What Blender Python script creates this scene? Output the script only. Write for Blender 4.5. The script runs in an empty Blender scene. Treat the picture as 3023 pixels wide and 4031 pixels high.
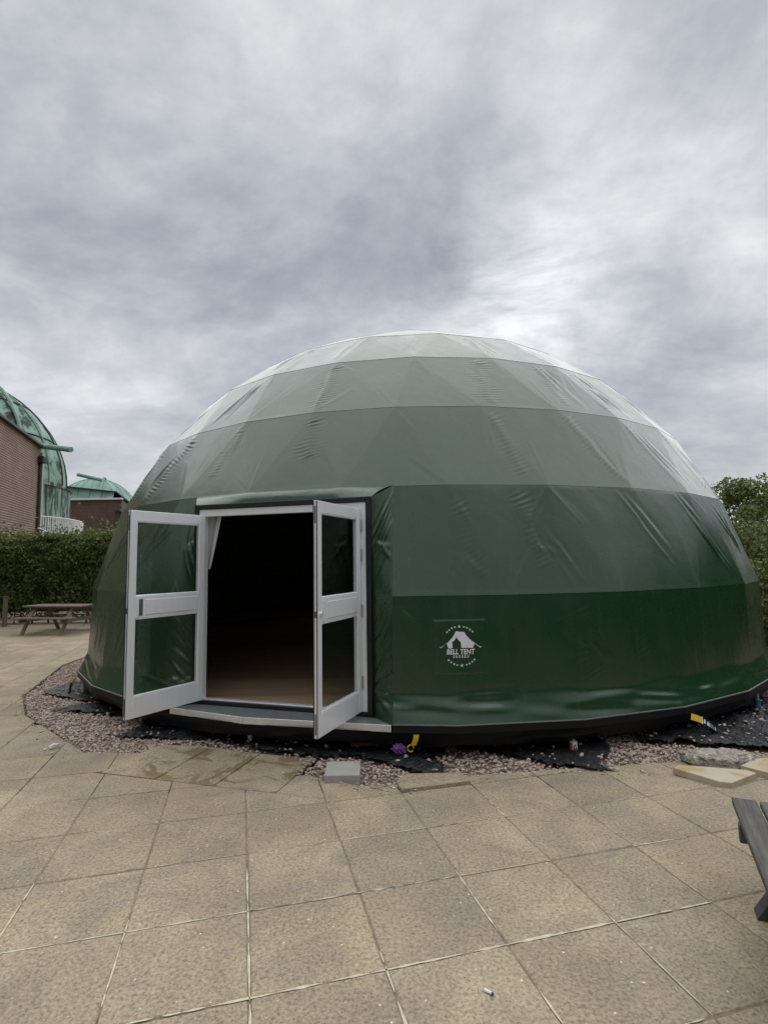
import bpy, bmesh, math, random
import numpy as np
from mathutils import Vector, Matrix
rng = np.random.default_rng(7); random.seed(7)
R_ = math.radians
scene = bpy.context.scene
COL = scene.collection

# ------------------------------------------------------------------ camera
CAM_H = 1.8396; PITCH = 0.09014; ROLL = -0.014
cam_d = bpy.data.cameras.new('camera'); cam = bpy.data.objects.new('camera', cam_d); COL.objects.link(cam)
cam_d.sensor_fit = 'VERTICAL'; cam_d.sensor_height = 36.0; cam_d.lens = 36.0 * 2150 / 4031
cam_d.clip_start = 0.05; cam_d.clip_end = 3000
_r = Vector((1, 0, 0)); _f = Vector((0, math.cos(PITCH), math.sin(PITCH))); _u = Vector((0, -math.sin(PITCH), math.cos(PITCH)))
_X = _r * math.cos(ROLL) + _u * math.sin(ROLL); _Y = -_r * math.sin(ROLL) + _u * math.cos(ROLL); _Z = -_f
cam.matrix_world = Matrix(((_X.x, _Y.x, _Z.x, 0), (_X.y, _Y.y, _Z.y, 0), (_X.z, _Y.z, _Z.z, CAM_H), (0, 0, 0, 1)))
scene.camera = cam

# ------------------------------------------------------------------ sky, sun, exposure
SUN_EL, SUN_AZ = 70.0, 20.0          # azimuth clockwise from +Y (the bright patch of cloud behind the tent)
CLOUD = 1.0
world = bpy.data.worlds.new('World'); scene.world = world; world.use_nodes = True
nt = world.node_tree; nt.nodes.clear(); N = nt.nodes.new; L = nt.links.new
out = N('ShaderNodeOutputWorld'); bg = N('ShaderNodeBackground')
sky = N('ShaderNodeTexSky'); sky.sky_type = 'NISHITA'; sky.sun_disc = False
sky.sun_elevation = R_(SUN_EL); sky.sun_rotation = R_(SUN_AZ); sky.air_density = 1.0; sky.dust_density = 2.0
bg.inputs['Strength'].default_value = 0.10
tc = N('ShaderNodeTexCoord'); sep = N('ShaderNodeSeparateXYZ'); L(tc.outputs['Generated'], sep.inputs[0])
def m_(op, a, b=None, c=None, clamp=False):
    n = N('ShaderNodeMath'); n.operation = op; n.use_clamp = clamp
    for i, v in enumerate((a, b, c)):
        if v is None: continue
        if isinstance(v, (int, float)): n.inputs[i].default_value = v
        else: L(v, n.inputs[i])
    return n.outputs[0]
zc = m_('MAXIMUM', sep.outputs['Z'], 0.0)
den = m_('ADD', zc, 0.34)
px = m_('DIVIDE', sep.outputs['X'], den); py = m_('DIVIDE', sep.outputs['Y'], den)
cmb = N('ShaderNodeCombineXYZ'); L(px, cmb.inputs[0]); L(py, cmb.inputs[1])
mp = N('ShaderNodeMapping'); mp.inputs['Location'].default_value = (7.3, 2.2, 0.9); mp.inputs['Rotation'].default_value = (0, 0, 0.2); mp.inputs['Scale'].default_value = (0.75, 0.95, 1)
L(cmb.outputs[0], mp.inputs[0])
def noise(vec, scale, detail, rough, dist=0.0):
    n = N('ShaderNodeTexNoise'); n.inputs['Scale'].default_value = scale; n.inputs['Detail'].default_value = detail
    n.inputs['Roughness'].default_value = rough; n.inputs['Distortion'].default_value = dist; L(vec, n.inputs['Vector']); return n.outputs['Fac']
n1 = noise(mp.outputs[0], 1.0, 11, 0.60, 0.35)
n2 = noise(mp.outputs[0], 3.1, 10, 0.62, 0.3)
n3 = noise(mp.outputs[0], 8.0, 8, 0.6, 0.3)
mix = m_('ADD', m_('ADD', m_('MULTIPLY', n1, 0.60), m_('MULTIPLY', n2, 0.28)), m_('MULTIPLY', n3, 0.12))
ramp = N('ShaderNodeValToRGB'); L(mix, ramp.inputs[0])
cr = ramp.color_ramp
stops = [(0.39, (1.50, 1.63, 1.84)), (0.455, (2.02, 2.15, 2.37)), (0.505, (2.60, 2.71, 2.88)), (0.555, (3.30, 3.37, 3.46)), (0.63, (4.6, 4.62, 4.58))]
while len(cr.elements) < len(stops): cr.elements.new(0.5)
for e, (p, c) in zip(cr.elements, stops): e.position = p; e.color = (*c, 1)
# pale band of thinner cloud low over the horizon
hz = m_('POWER', m_('SUBTRACT', 1.0, zc, clamp=True), 8.0)
hzm = N('ShaderNodeMix'); hzm.data_type = 'RGBA'; L(m_('MULTIPLY', hz, 0.75), hzm.inputs['Factor']); L(ramp.outputs[0], hzm.inputs['A']); hzm.inputs['B'].default_value = (3.95, 4.0, 4.0, 1)
# glow of the hidden sun through thinner cloud
gd = N('ShaderNodeVectorMath'); gd.operation = 'DOT_PRODUCT'; L(tc.outputs['Generated'], gd.inputs[0])
_ga, _ge = R_(15.3), R_(26.0)
gd.inputs[1].default_value = (math.sin(_ga) * math.cos(_ge), math.cos(_ga) * math.cos(_ge), math.sin(_ge))
glow = m_('POWER', m_('MAXIMUM', gd.outputs['Value'], 0.0), 130.0)
gl = m_('MULTIPLY', glow, m_('MULTIPLY', m_('MAXIMUM', m_('SUBTRACT', n2, 0.34), 0.0), 13.0))
gadd = N('ShaderNodeMix'); gadd.data_type = 'RGBA'; gadd.blend_type = 'ADD'; gadd.inputs['Factor'].default_value = 1.0
gc = N('ShaderNodeCombineXYZ'); L(gl, gc.inputs[0]); L(gl, gc.inputs[1]); L(m_('MULTIPLY', gl, 0.95), gc.inputs[2])
L(hzm.outputs['Result'], gadd.inputs['A']); L(gc.outputs[0], gadd.inputs['B'])
cl = N('ShaderNodeMix'); cl.data_type = 'RGBA'; cl.inputs['Factor'].default_value = 0.93
L(sky.outputs[0], cl.inputs['A']); L(gadd.outputs['Result'], cl.inputs['B'])
L(cl.outputs['Result'], bg.inputs['Color']); L(bg.outputs[0], out.inputs[0])

sun_d = bpy.data.lights.new('sun', 'SUN'); sun_d.energy = 1.5; sun_d.angle = R_(116); sun_d.color = (0.985, 0.99, 1.0)
sun = bpy.data.objects.new('sun', sun_d); COL.objects.link(sun)
_sd = Vector((math.sin(R_(SUN_AZ)) * math.cos(R_(SUN_EL)), math.cos(R_(SUN_AZ)) * math.cos(R_(SUN_EL)), math.sin(R_(SUN_EL))))
sun.rotation_euler = _sd.to_track_quat('Z', 'Y').to_euler()
sun.location = (0, 0, 30)
scene.view_settings.view_transform = 'Standard'; scene.view_settings.look = 'None'
scene.view_settings.gamma = 1.0; scene.view_settings.use_curve_mapping = False
scene.view_settings.exposure = 0.92
scene.cycles.max_bounces = 8; scene.cycles.transparent_max_bounces = 12

# ------------------------------------------------------------------ helpers
def tag(o, label=None, cat=None, group=None, kind=None):
    if label: o['label'] = label
    if cat: o['category'] = cat
    if group: o['group'] = group
    if kind: o['kind'] = kind
    return o
def empty(name, loc, rz=0.0):
    o = bpy.data.objects.new(name, None); o.location = loc; o.rotation_euler = (0, 0, rz); o.empty_display_size = 0.2
    COL.objects.link(o); return o
def world_off(p):
    v = Vector((0, 0, 0))
    while p is not None: v += Vector(p.location); p = p.parent
    return v
def link(name, me, parent=None, m=None):
    o = bpy.data.objects.new(name, me); COL.objects.link(o)
    if parent is not None: o.parent = parent
    if m is not None and len(me.materials) == 0: me.materials.append(m)
    return o
def mesh(name, V, F, m, parent=None, smooth=False, wcoords=True):
    """V in world coordinates; shifted to the parent's origin (parents that are unrotated)."""
    V = np.asarray(V, float)
    if parent is not None and wcoords: V = V - np.array(world_off(parent))
    me = bpy.data.meshes.new(name); me.from_pydata(V.tolist(), [], [tuple(int(i) for i in f) for f in F] if not isinstance(F, np.ndarray) else F.tolist())
    me.update()
    if smooth: me.polygons.foreach_set('use_smooth', np.ones(len(me.polygons), bool))
    return link(name, me, parent, m)
class MB:
    """collects convex pieces of one part"""
    def __init__(s): s.V = []; s.F = []
    def add(s, V, F):
        b = len(s.V); s.V += [tuple(v) for v in V]; s.F += [tuple(i + b for i in f) for f in F]; return s
    def box(s, x0, x1, y0, y1, z0, z1, bev=0.0, M=None):
        bm = bmesh.new(); bmesh.ops.create_cube(bm, size=1.0)
        for v in bm.verts: v.co = Vector((x0 + (v.co.x + .5) * (x1 - x0), y0 + (v.co.y + .5) * (y1 - y0), z0 + (v.co.z + .5) * (z1 - z0)))
        if bev > 0: bmesh.ops.bevel(bm, geom=bm.edges[:], offset=bev, segments=1, affect='EDGES')
        bm.verts.index_update()
        V = [(M @ v.co if M else v.co.copy()) for v in bm.verts]; F = [[v.index for v in f.verts] for f in bm.faces]
        bm.free(); return s.add(V, F)
    def bar(s, a, b, w, h, up=(0, 0, 1), bev=0.0):
        a = Vector(a); b = Vector(b); d = b - a; l = d.length; d.normalize(); up = Vector(up)
        sd = d.cross(up)
        if sd.length < 1e-4: sd = d.cross(Vector((1, 0, 0)))
        sd.normalize(); u2 = sd.cross(d)
        M = Matrix(((sd.x, d.x, u2.x, a.x), (sd.y, d.y, u2.y, a.y), (sd.z, d.z, u2.z, a.z), (0, 0, 0, 1)))
        return s.box(-w / 2, w / 2, 0, l, -h / 2, h / 2, bev, M)
    def tube(s, pts, r, n=8, cap=True):
        pts = [Vector(p) for p in pts]; rs = r if isinstance(r, (list, tuple)) else [r] * len(pts); V = []; F = []
        for i, p in enumerate(pts):
            t = (pts[min(i + 1, len(pts) - 1)] - pts[max(i - 1, 0)]).normalized()
            a = t.cross(Vector((0, 0, 1)))
            if a.length < 1e-3: a = t.cross(Vector((1, 0, 0)))
            a.normalize(); b = t.cross(a)
            for k in range(n):
                q = 2 * math.pi * k / n; V.append(p + (a * math.cos(q) + b * math.sin(q)) * rs[i])
        for i in range(len(pts) - 1):
            for k in range(n): F.append((i * n + k, i * n + (k + 1) % n, (i + 1) * n + (k + 1) % n, (i + 1) * n + k))
        if cap: F.append(tuple(range(n - 1, -1, -1))); F.append(tuple(range((len(pts) - 1) * n, len(pts) * n)))
        return s.add(V, F)
    def prism(s, poly, z0, z1, bev=0.0):
        """upright prism on a ground polygon (counter-clockwise), top edge bevelled"""
        n = len(poly); P = np.array(poly, float); V = [(x, y, z0) for x, y in P]
        F = [tuple(range(n - 1, -1, -1))]
        if bev > 0:
            V += [(x, y, z1 - bev) for x, y in P]
            c = P.mean(0); d = c - P; d /= np.maximum(np.linalg.norm(d, axis=1), 1e-6)[:, None]
            Q = P + d * bev * 1.4; V += [(x, y, z1) for x, y in Q]
            for k in range(n):
                F.append((k, (k + 1) % n, n + (k + 1) % n, n + k)); F.append((n + k, n + (k + 1) % n, 2 * n + (k + 1) % n, 2 * n + k))
            F.append(tuple(range(2 * n, 3 * n)))
        else:
            V += [(x, y, z1) for x, y in P]
            for k in range(n): F.append((k, (k + 1) % n, n + (k + 1) % n, n + k))
            F.append(tuple(range(n, 2 * n)))
        return s.add(V, F)
    def build(s, name, m, parent=None, smooth=False, wcoords=True): return mesh(name, s.V, s.F, m, parent, smooth, wcoords)
def copy_tree(o, parent=None):
    c = o.copy(); COL.objects.link(c); c.parent = parent
    for ch in list(o.children): copy_tree(ch, c)
    return c
# value noise on arrays
_perm = rng.permutation(512); _val = rng.random(512)
def vnoise(x, y, seed=0):
    x = np.asarray(x, float) + seed * 17.3; y = np.asarray(y, float) + seed * 9.1
    xi = np.floor(x).astype(int); yi = np.floor(y).astype(int); fx = x - xi; fy = y - yi
    fx = fx * fx * (3 - 2 * fx); fy = fy * fy * (3 - 2 * fy)
    h = lambda a, b: _val[(_perm[(a % 512)] + b * 31) % 512]
    return (h(xi, yi) * (1 - fx) + h(xi + 1, yi) * fx) * (1 - fy) + (h(xi, yi + 1) * (1 - fx) + h(xi + 1, yi + 1) * fx) * fy
def fbm(x, y, o=4, seed=0):
    s = 0; a = 0.5
    for k in range(o): s = s + a * vnoise(np.asarray(x) * 2 ** k, np.asarray(y) * 2 ** k, seed + k); a *= 0.5
    return s / (1 - 0.5 ** o)

# ------------------------------------------------------------------ materials
class Mat:
    def __init__(s, name):
        s.m = bpy.data.materials.new(name); s.m.use_nodes = True; s.t = s.m.node_tree; s.t.nodes.clear()
        s.out = s.n('ShaderNodeOutputMaterial'); s.b = s.n('ShaderNodeBsdfPrincipled'); s.l(s.b.outputs[0], s.out.inputs[0])
    def n(s, t): return s.t.nodes.new(t)
    def l(s, a, b): s.t.links.new(a, b)
    def set(s, **k):
        names = dict(rough='Roughness', metal='Metallic', spec='Specular IOR Level', coat='Coat Weight', coatr='Coat Roughness', sheen='Sheen Weight', alpha='Alpha', ior='IOR')
        for a, v in k.items():
            if a == 'color': s.b.inputs['Base Color'].default_value = (*v, 1)
            else: s.b.inputs[names[a]].default_value = v
        return s
    def coord(s, kind='pos', scale=(1, 1, 1)):
        if kind == 'pos': o = s.n('ShaderNodeNewGeometry').outputs['Position']
        else: o = s.n('ShaderNodeTexCoord').outputs['Object']
        mp = s.n('ShaderNodeMapping'); mp.inputs['Scale'].default_value = scale; s.l(o, mp.inputs[0]); return mp.outputs[0]
    def noise(s, vec, scale, detail=5, rough=0.55, dist=0.0):
        n = s.n('ShaderNodeTexNoise'); n.inputs['Scale'].default_value = scale; n.inputs['Detail'].default_value = detail
        n.inputs['Roughness'].default_value = rough; n.inputs['Distortion'].default_value = dist; s.l(vec, n.inputs['Vector']); return n.outputs['Fac']
    def ramp(s, fac, stops, interp='LINEAR'):
        r = s.n('ShaderNodeValToRGB'); e = r.color_ramp; e.interpolation = interp
        while len(e.elements) < len(stops): e.elements.new(0.5)
        for el, (p, c) in zip(e.elements, stops): el.position = p; el.color = (*c, 1) if not isinstance(c, float) else (c, c, c, 1)
        s.l(fac, r.inputs[0]); return r.outputs[0]
    def mix(s, fac, a, b, mode='MIX'):
        x = s.n('ShaderNodeMix'); x.data_type = 'RGBA'; x.blend_type = mode
        for sock, v in (('Factor', fac), ('A', a), ('B', b)):
            if isinstance(v, (int, float)): x.inputs[sock].default_value = v
            elif isinstance(v, tuple): x.inputs[sock].default_value = (*v, 1)
            else: s.l(v, x.inputs[sock])
        return x.outputs['Result']
    def math(s, op, a, b=None):
        x = s.n('ShaderNodeMath'); x.operation = op
        for i, v in enumerate((a, b)):
            if v is None: continue
            if isinstance(v, (int, float)): x.inputs[i].default_value = v
            else: s.l(v, x.inputs[i])
        return x.outputs[0]
    def rand(s): return s.n('ShaderNodeObjectInfo').outputs['Random']
    def color(s, c): s.l(c, s.b.inputs['Base Color']); return s
    def rough(s, c): s.l(c, s.b.inputs['Roughness']); return s
    def bump(s, h, strength=0.3, dist=0.01):
        b = s.n('ShaderNodeBump'); b.inputs['Strength'].default_value = strength; b.inputs['Distance'].default_value = dist; s.l(h, b.inputs['Height'])
        s.l(b.outputs[0], s.b.inputs['Normal']); return s
def simple(name, c, rough=0.6, var=0.15, scale=12.0, metal=0.0, spec=0.5, bump=0.0, bscale=60.0, bdist=0.004, coords='pos'):
    k = Mat(name).set(rough=rough, metal=metal, spec=spec); v = k.coord(coords)
    n = k.noise(v, scale, 6, 0.6)
    k.color(k.ramp(n, [(0.25, tuple(x * (1 - var) for x in c)), (0.75, tuple(min(1, x * (1 + var)) for x in c))]))
    if bump: k.bump(k.noise(v, bscale, 4, 0.6), bump, bdist)
    return k.m
MT = {}
# green PVC
k = Mat('green_pvc'); v = k.coord()
cf = k.mix(k.noise(v, 1.3, 5, 0.6), (0.0085, 0.042, 0.0145), (0.013, 0.052, 0.020)); st0 = k.coord('pos', (5, 5, .35))
cf = k.mix(k.math('MULTIPLY', k.ramp(k.noise(st0, 2.2, 7, 0.65), [(0.52, 0.0), (0.72, 1.0)]), 0.16), cf, (0.085, 0.085, 0.062)); k.color(cf)
k.set(spec=0.66, coat=0.12, coatr=0.16); k.rough(k.ramp(k.noise(v, 3.0, 4, 0.6), [(0.3, 0.24), (0.7, 0.32)]))
k.bump(k.noise(k.coord(scale=(1, 1, 1)), 9.0, 3, 0.5), 0.035, 0.01); MT['pvc'] = k.m
# black PVC trim and skirt
k = Mat('black_pvc'); v = k.coord(); k.set(color=(0.007, 0.0078, 0.0095), rough=0.42, spec=0.25)
k.bump(k.noise(v, 14, 4, 0.6), 0.15, 0.02); MT['skirt'] = k.m
MT['trim'] = simple('black_trim', (0.008, 0.0085, 0.0095), 0.5, 0.2, spec=0.25)
MT['piping'] = simple('grey_piping', (0.12, 0.13, 0.13), 0.5, 0.2)
k = Mat('black_frame'); k.set(color=(0.010, 0.010, 0.011), rough=0.45); MT['blackframe'] = k.m
# satin silver aluminium
k = Mat('satin_aluminium'); v = k.coord(scale=(1, 1, 0.15))
k.color(k.ramp(k.noise(v, 30, 4, 0.6), [(0.3, (0.82, 0.84, 0.875)), (0.7, (0.87, 0.885, 0.91))])); k.set(rough=0.3, metal=0.22, spec=0.6); MT['alu'] = k.m
k = Mat('worn_aluminium'); v = k.coord(); k.color(k.ramp(k.noise(v, 9, 8, 0.7), [(0.3, (0.62, 0.625, 0.63)), (0.65, (0.80, 0.80, 0.79))])); k.set(rough=0.4, metal=0.45); k.bump(k.noise(v, 50, 3), 0.1, 0.003); MT['step'] = k.m
MT['tread'] = simple('grey_tread', (0.20, 0.215, 0.225), 0.4, 0.2, 12, metal=0.3)
MT['steel'] = simple('galvanised_steel', (0.42, 0.43, 0.44), 0.4, 0.2, 25, metal=0.6)
MT['slot'] = simple('grey_recess', (0.10, 0.10, 0.105), 0.5, 0.1)
MT['gasket'] = simple('black_rubber', (0.008, 0.008, 0.009), 0.6, 0.1)
# glass
k = Mat('door_glass'); k.t.nodes.remove(k.b)
tr = k.n('ShaderNodeBsdfTransparent'); tr.inputs[0].default_value = (0.88, 0.91, 0.89, 1); gl_ = k.n('ShaderNodeBsdfGlossy'); gl_.inputs['Roughness'].default_value = 0.01
ge = k.n('ShaderNodeNewGeometry'); dt = k.n('ShaderNodeVectorMath'); dt.operation = 'DOT_PRODUCT'; k.l(ge.outputs['Incoming'], dt.inputs[0]); k.l(ge.outputs['Normal'], dt.inputs[1])
sc5 = k.math('POWER', k.math('SUBTRACT', 1.0, k.math('ABSOLUTE', dt.outputs['Value'])), 5.0); ff = k.math('ADD', k.math('MULTIPLY', sc5, 0.96), 0.04); ms = k.n('ShaderNodeMixShader')
k.l(ff, ms.inputs[0]); k.l(tr.outputs[0], ms.inputs[1]); k.l(gl_.outputs[0], ms.inputs[2]); k.l(ms.outputs[0], k.out.inputs[0]); MT['glass'] = k.m
MT['liner'] = simple('white_liner', (0.62, 0.63, 0.64), 0.6, 0.08)
MT['logo'] = simple('white_print', (0.70, 0.71, 0.76), 0.5, 0.03)
# paving slab
def slab_mat(name, wet=False):
    k = Mat(name); v = k.coord(); r = k.rand()
    base = k.ramp(k.noise(v, 1.1, 6, 0.6, 0.3), [(0.28, (0.300, 0.248, 0.180)), (0.5, (0.372, 0.312, 0.226)), (0.72, (0.420, 0.362, 0.270))])
    tint = k.ramp(r, [(0.0, (0.84, 0.81, 0.77)), (0.25, (0.98, 0.95, 0.89)), (0.5, (1.08, 1.04, 0.95)), (0.75, (0.90, 0.87, 0.82)), (1.0, (1.04, 1.0, 0.90))])
    c = k.mix(1.0, base, tint, 'MULTIPLY')
    g = k.ramp(k.noise(v, 1.9, 9, 0.72, 0.8), [(0.42, 0.0), (0.62, 1.0)])                      # greyish weathering
    c = k.mix(k.math('MULTIPLY', g, 0.6), c, (0.215, 0.185, 0.148))
    g2 = k.ramp(k.noise(v, 0.55, 8, 0.7, 1.2), [(0.46, 0.0), (0.66, 1.0)]); c = k.mix(k.math('MULTIPLY', g2, 0.34), c, (0.165, 0.132, 0.098))
    gr = k.ramp(k.noise(v, 55, 6, 0.75), [(0.34, 0.36), (0.5, 0.98), (0.66, 1.4)])             # grain
    c = k.mix(0.85, c, gr, 'MULTIPLY')
    for sc, th, amt, col, sd in ((16, 0.16, 0.50, (0.13, 0.12, 0.10), 0.0), (42, 0.22, 0.6, (0.14, 0.125, 0.105), 0.31), (21, 0.10, 0.95, (0.72, 0.70, 0.60), 0.73)):
        vo = k.n('ShaderNodeTexVoronoi'); vo.inputs['Scale'].default_value = sc; vo.inputs['Randomness'].default_value = 1.0
        mp = k.n('ShaderNodeMapping'); mp.inputs['Location'].default_value = (sd * 5, sd * 3, 0.2); k.l(v, mp.inputs[0]); 
        wv = k.n('ShaderNodeVectorMath'); wv.operation = 'ADD'
        nz = k.n('ShaderNodeTexNoise'); nz.inputs['Scale'].default_value = sc * 1.6; k.l(mp.outputs[0], nz.inputs['Vector'])
        sc_ = k.n('ShaderNodeVectorMath'); sc_.operation = 'SCALE'; sc_.inputs['Scale'].default_value = 0.35 / sc; k.l(nz.outputs['Color'], sc_.inputs[0])
        k.l(mp.outputs[0], wv.inputs[0]); k.l(sc_.outputs[0], wv.inputs[1]); k.l(wv.outputs[0], vo.inputs['Vector'])
        sp = k.n('ShaderNodeSeparateColor'); k.l(vo.outputs['Color'], sp.inputs[0])
        spot = k.ramp(vo.outputs['Distance'], [(th * 0.75, 1.0), (th * 1.25, 0.0)])
        sel = k.ramp(sp.outputs[0], [(0.62 if sc != 21 else 0.80, 0.0), (0.72 if sc != 21 else 0.86, 1.0)])
        c = k.mix(k.math('MULTIPLY', k.math('MULTIPLY', spot, sel), amt), c, col)
    k.set(rough=0.85, spec=0.35)
    if wet:
        vw = k.coord('pos', (1.0, 1.0, 1.0))
        w = k.ramp(k.noise(vw, 2.0, 9, 0.68, 0.9), [(0.495, 0.0), (0.52, 1.0)])
        c = k.mix(k.math('MULTIPLY', w, 0.62), c, (0.15, 0.10, 0.036)); k.rough(k.ramp(w, [(0, 0.85), (1, 0.45)]))
    k.color(c); k.bump(k.noise(v, 90, 6, 0.75), 0.55, 0.004); return k.m
MT['slab'] = slab_mat('sandstone_slab'); MT['wetslab'] = slab_mat('stained_slab', True)
MT['tanslab'] = (lambda k: (k.color(k.ramp(k.noise(k.coord(), 4, 8, 0.68, 0.5), [(0.3, (0.50, 0.455, 0.38)), (0.50, (0.47, 0.40, 0.29)), (0.62, (0.42, 0.29, 0.14)), (0.75, (0.33, 0.21, 0.10))])), k.set(rough=0.85), k.bump(k.noise(k.coord(), 70, 5), 0.4, 0.005))[-1].m)(Mat('clean_sandstone'))
MT['sand'] = simple('joint_sand', (0.20, 0.16, 0.11), 0.95, 0.5, 14)
MT['mortar'] = simple('pale_mortar', (0.52, 0.475, 0.345), 0.9, 0.3, 25, bump=0.5)
MT['palestone'] = simple('pale_stone', (0.58, 0.55, 0.49), 0.85, 0.2, 30)
MT['concrete'] = simple('grey_concrete', (0.36, 0.36, 0.325), 0.85, 0.18, 10, bump=0.3, bscale=120)
k = Mat('rubble_concrete'); v = k.coord(); k.color(k.ramp(k.noise(v, 26, 7, 0.75), [(0.32, (0.18, 0.155, 0.125)), (0.5, (0.36, 0.32, 0.265)), (0.64, (0.62, 0.59, 0.54))])); k.set(rough=0.95); k.bump(k.noise(v, 45, 5, 0.7), 0.9, 0.02); MT['rubble'] = k.m
# ground
k = Mat('sandy_soil'); v = k.coord(); k.color(k.ramp(k.noise(v, 6, 8, 0.7), [(0.3, (0.075, 0.052, 0.034)), (0.7, (0.17, 0.125, 0.085))])); k.set(rough=0.95); k.bump(k.noise(v, 40, 6, 0.7), 0.6, 0.02); MT['soil'] = k.m
k = Mat('dusty_paving'); v = k.coord(); k.color(k.ramp(k.noise(v, 1.4, 8, 0.65, 0.4), [(0.3, (0.26, 0.21, 0.16)), (0.7, (0.35, 0.295, 0.225))])); k.set(rough=0.9); k.bump(k.noise(v, 60, 5, 0.7), 0.5, 0.006); MT['dust'] = k.m
k = Mat('gravel_soil'); v = k.coord(); k.color(k.ramp(k.noise(v, 9, 7, 0.7), [(0.3, (0.16, 0.10, 0.075)), (0.7, (0.27, 0.19, 0.15))])); k.set(rough=0.95); k.bump(k.noise(v, 60, 5, 0.7), 0.8, 0.02); MT['gravelbed'] = k.m
def stone_mat():
    k = Mat('pink_gravel'); a = k.n('ShaderNodeAttribute'); a.attribute_name = 'tone'; a.attribute_type = 'GEOMETRY'
    c = k.ramp(a.outputs['Fac'], [(0.0, (0.26, 0.20, 0.165)), (0.3, (0.385, 0.30, 0.245)), (0.6, (0.46, 0.37, 0.31)), (0.85, (0.52, 0.44, 0.375)), (1.0, (0.63, 0.57, 0.50))])
    c = k.mix(0.6, c, k.ramp(k.noise(k.coord(), 70, 4, 0.6), [(0.3, 0.65), (0.7, 1.2)]), 'MULTIPLY'); k.color(c); k.set(rough=0.85); return k.m
MT['stone'] = stone_mat()
k = Mat('weed_membrane'); v = k.coord(); k.color(k.ramp(k.noise(v, 14, 6, 0.6), [(0.3, (0.007, 0.0075, 0.0085)), (0.75, (0.021, 0.023, 0.026))])); k.set(rough=0.42, spec=0.45); k.bump(k.noise(v, 22, 5, 0.65, 0.8), 0.7, 0.03); MT['membrane'] = k.m
# timber
def wood(name, a, b, ax='x', rough=0.8):
    k = Mat(name); sc = {'x': (1, 14, 14), 'y': (14, 1, 14), 'z': (14, 14, 1)}[ax]; v = k.coord('obj', sc)
    n = k.noise(v, 3.0, 7, 0.7, 0.4); c = k.ramp(n, [(0.3, a), (0.7, b)])
    t = k.ramp(k.rand(), [(0, 0.8), (1, 1.15)]); k.color(k.mix(1.0, c, t, 'MULTIPLY')); k.set(rough=rough); k.bump(n, 0.5, 0.004); return k.m
MT['oldwood'] = wood('weathered_timber', (0.085, 0.068, 0.050), (0.20, 0.165, 0.125))
MT['oldwoodz'] = wood('weathered_leg', (0.10, 0.085, 0.06), (0.21, 0.18, 0.13), 'z')
MT['greywood'] = wood('dark_grey_timber', (0.040, 0.037, 0.034), (0.155, 0.145, 0.128))
MT['greywoodz'] = wood('dark_grey_leg', (0.03, 0.029, 0.027), (0.085, 0.08, 0.072), 'z')
MT['floor'] = wood('laminate_floor', (0.30, 0.195, 0.125), (0.42, 0.285, 0.19), 'y', 0.42)
MT['block'] = simple('timber_offcut', (0.16, 0.10, 0.065), 0.85, 0.3, 20)
MT['yellow'] = simple('yellow_webbing', (0.62, 0.40, 0.012), 0.6, 0.1, 40)
MT['purple'] = simple('purple_cloth', (0.17, 0.075, 0.26), 0.75, 0.35, 25)
MT['blue'] = simple('blue_sleeve', (0.06, 0.17, 0.33), 0.5, 0.2)
MT['red'] = simple('orange_label', (0.55, 0.10, 0.03), 0.5, 0.1)
MT['white'] = simple('white_paint', (0.70, 0.69, 0.66), 0.5, 0.1)
MT['black'] = simple('black_print', (0.012, 0.012, 0.012), 0.5, 0.1)
# copper
def copper(name, dark, sx=(1, 1, 1)):
    k = Mat(name); v = k.coord('pos', sx)
    g = k.ramp(k.noise(v, 0.9, 8, 0.65, 0.3), [(0.3, (0.15, 0.25, 0.205)), (0.55, (0.235, 0.36, 0.30)), (0.75, (0.34, 0.46, 0.40))])
    w = k.ramp(k.noise(v, 0.75, 9, 0.72, 0.7), [(dark - 0.02, 0.0), (dark + 0.05, 1.0)])
    k.color(k.mix(w, g, (0.045, 0.058, 0.052))); k.set(rough=0.8, spec=0.25); k.bump(k.noise(v, 6, 5), 0.2, 0.03); return k.m
MT['copper'] = copper('patinated_copper', 0.62); MT['copperdark'] = copper('streaked_copper', 0.53); MT['copperdrum'] = copper('drum_copper', 0.49, (1.6, 1.6, 0.35))
MT['lead'] = simple('dark_flashing', (0.035, 0.045, 0.042), 0.6, 0.3, 3)
def brick(name, a, b, mort, rotz):
    k = Mat(name); v = k.coord()
    rt = k.n('ShaderNodeMapping'); rt.inputs['Rotation'].default_value = (0, 0, -rotz); k.l(v, rt.inputs[0])
    sp = k.n('ShaderNodeSeparateXYZ'); k.l(rt.outputs[0], sp.inputs[0]); cb = k.n('ShaderNodeCombineXYZ'); k.l(sp.outputs[0], cb.inputs[0]); k.l(sp.outputs[2], cb.inputs[1])
    t = k.n('ShaderNodeTexBrick'); k.l(cb.outputs[0], t.inputs['Vector']); t.inputs['Scale'].default_value = 1.0
    t.inputs['Brick Width'].default_value = 0.225; t.inputs['Row Height'].default_value = 0.125; t.inputs['Mortar Size'].default_value = 0.022; t.inputs['Bias'].default_value = -0.1
    t.inputs['Color1'].default_value = (*a, 1); t.inputs['Color2'].default_value = (*b, 1); t.inputs['Mortar'].default_value = (*mort, 1)
    c = k.mix(0.9, t.outputs[0], k.ramp(k.noise(v, 0.7, 7, 0.65, 0.4), [(0.3, 0.7), (0.7, 1.25)]), 'MULTIPLY')
    pale = k.ramp(k.noise(v, 1.1, 7, 0.7, 0.6), [(0.60, 0.0), (0.72, 1.0)]); c = k.mix(k.math('MULTIPLY', pale, 0.35), c, (0.40, 0.36, 0.32))
    k.color(c); k.set(rough=0.9); k.bump(t.outputs['Fac'], -0.4, 0.01); return k.m
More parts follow.
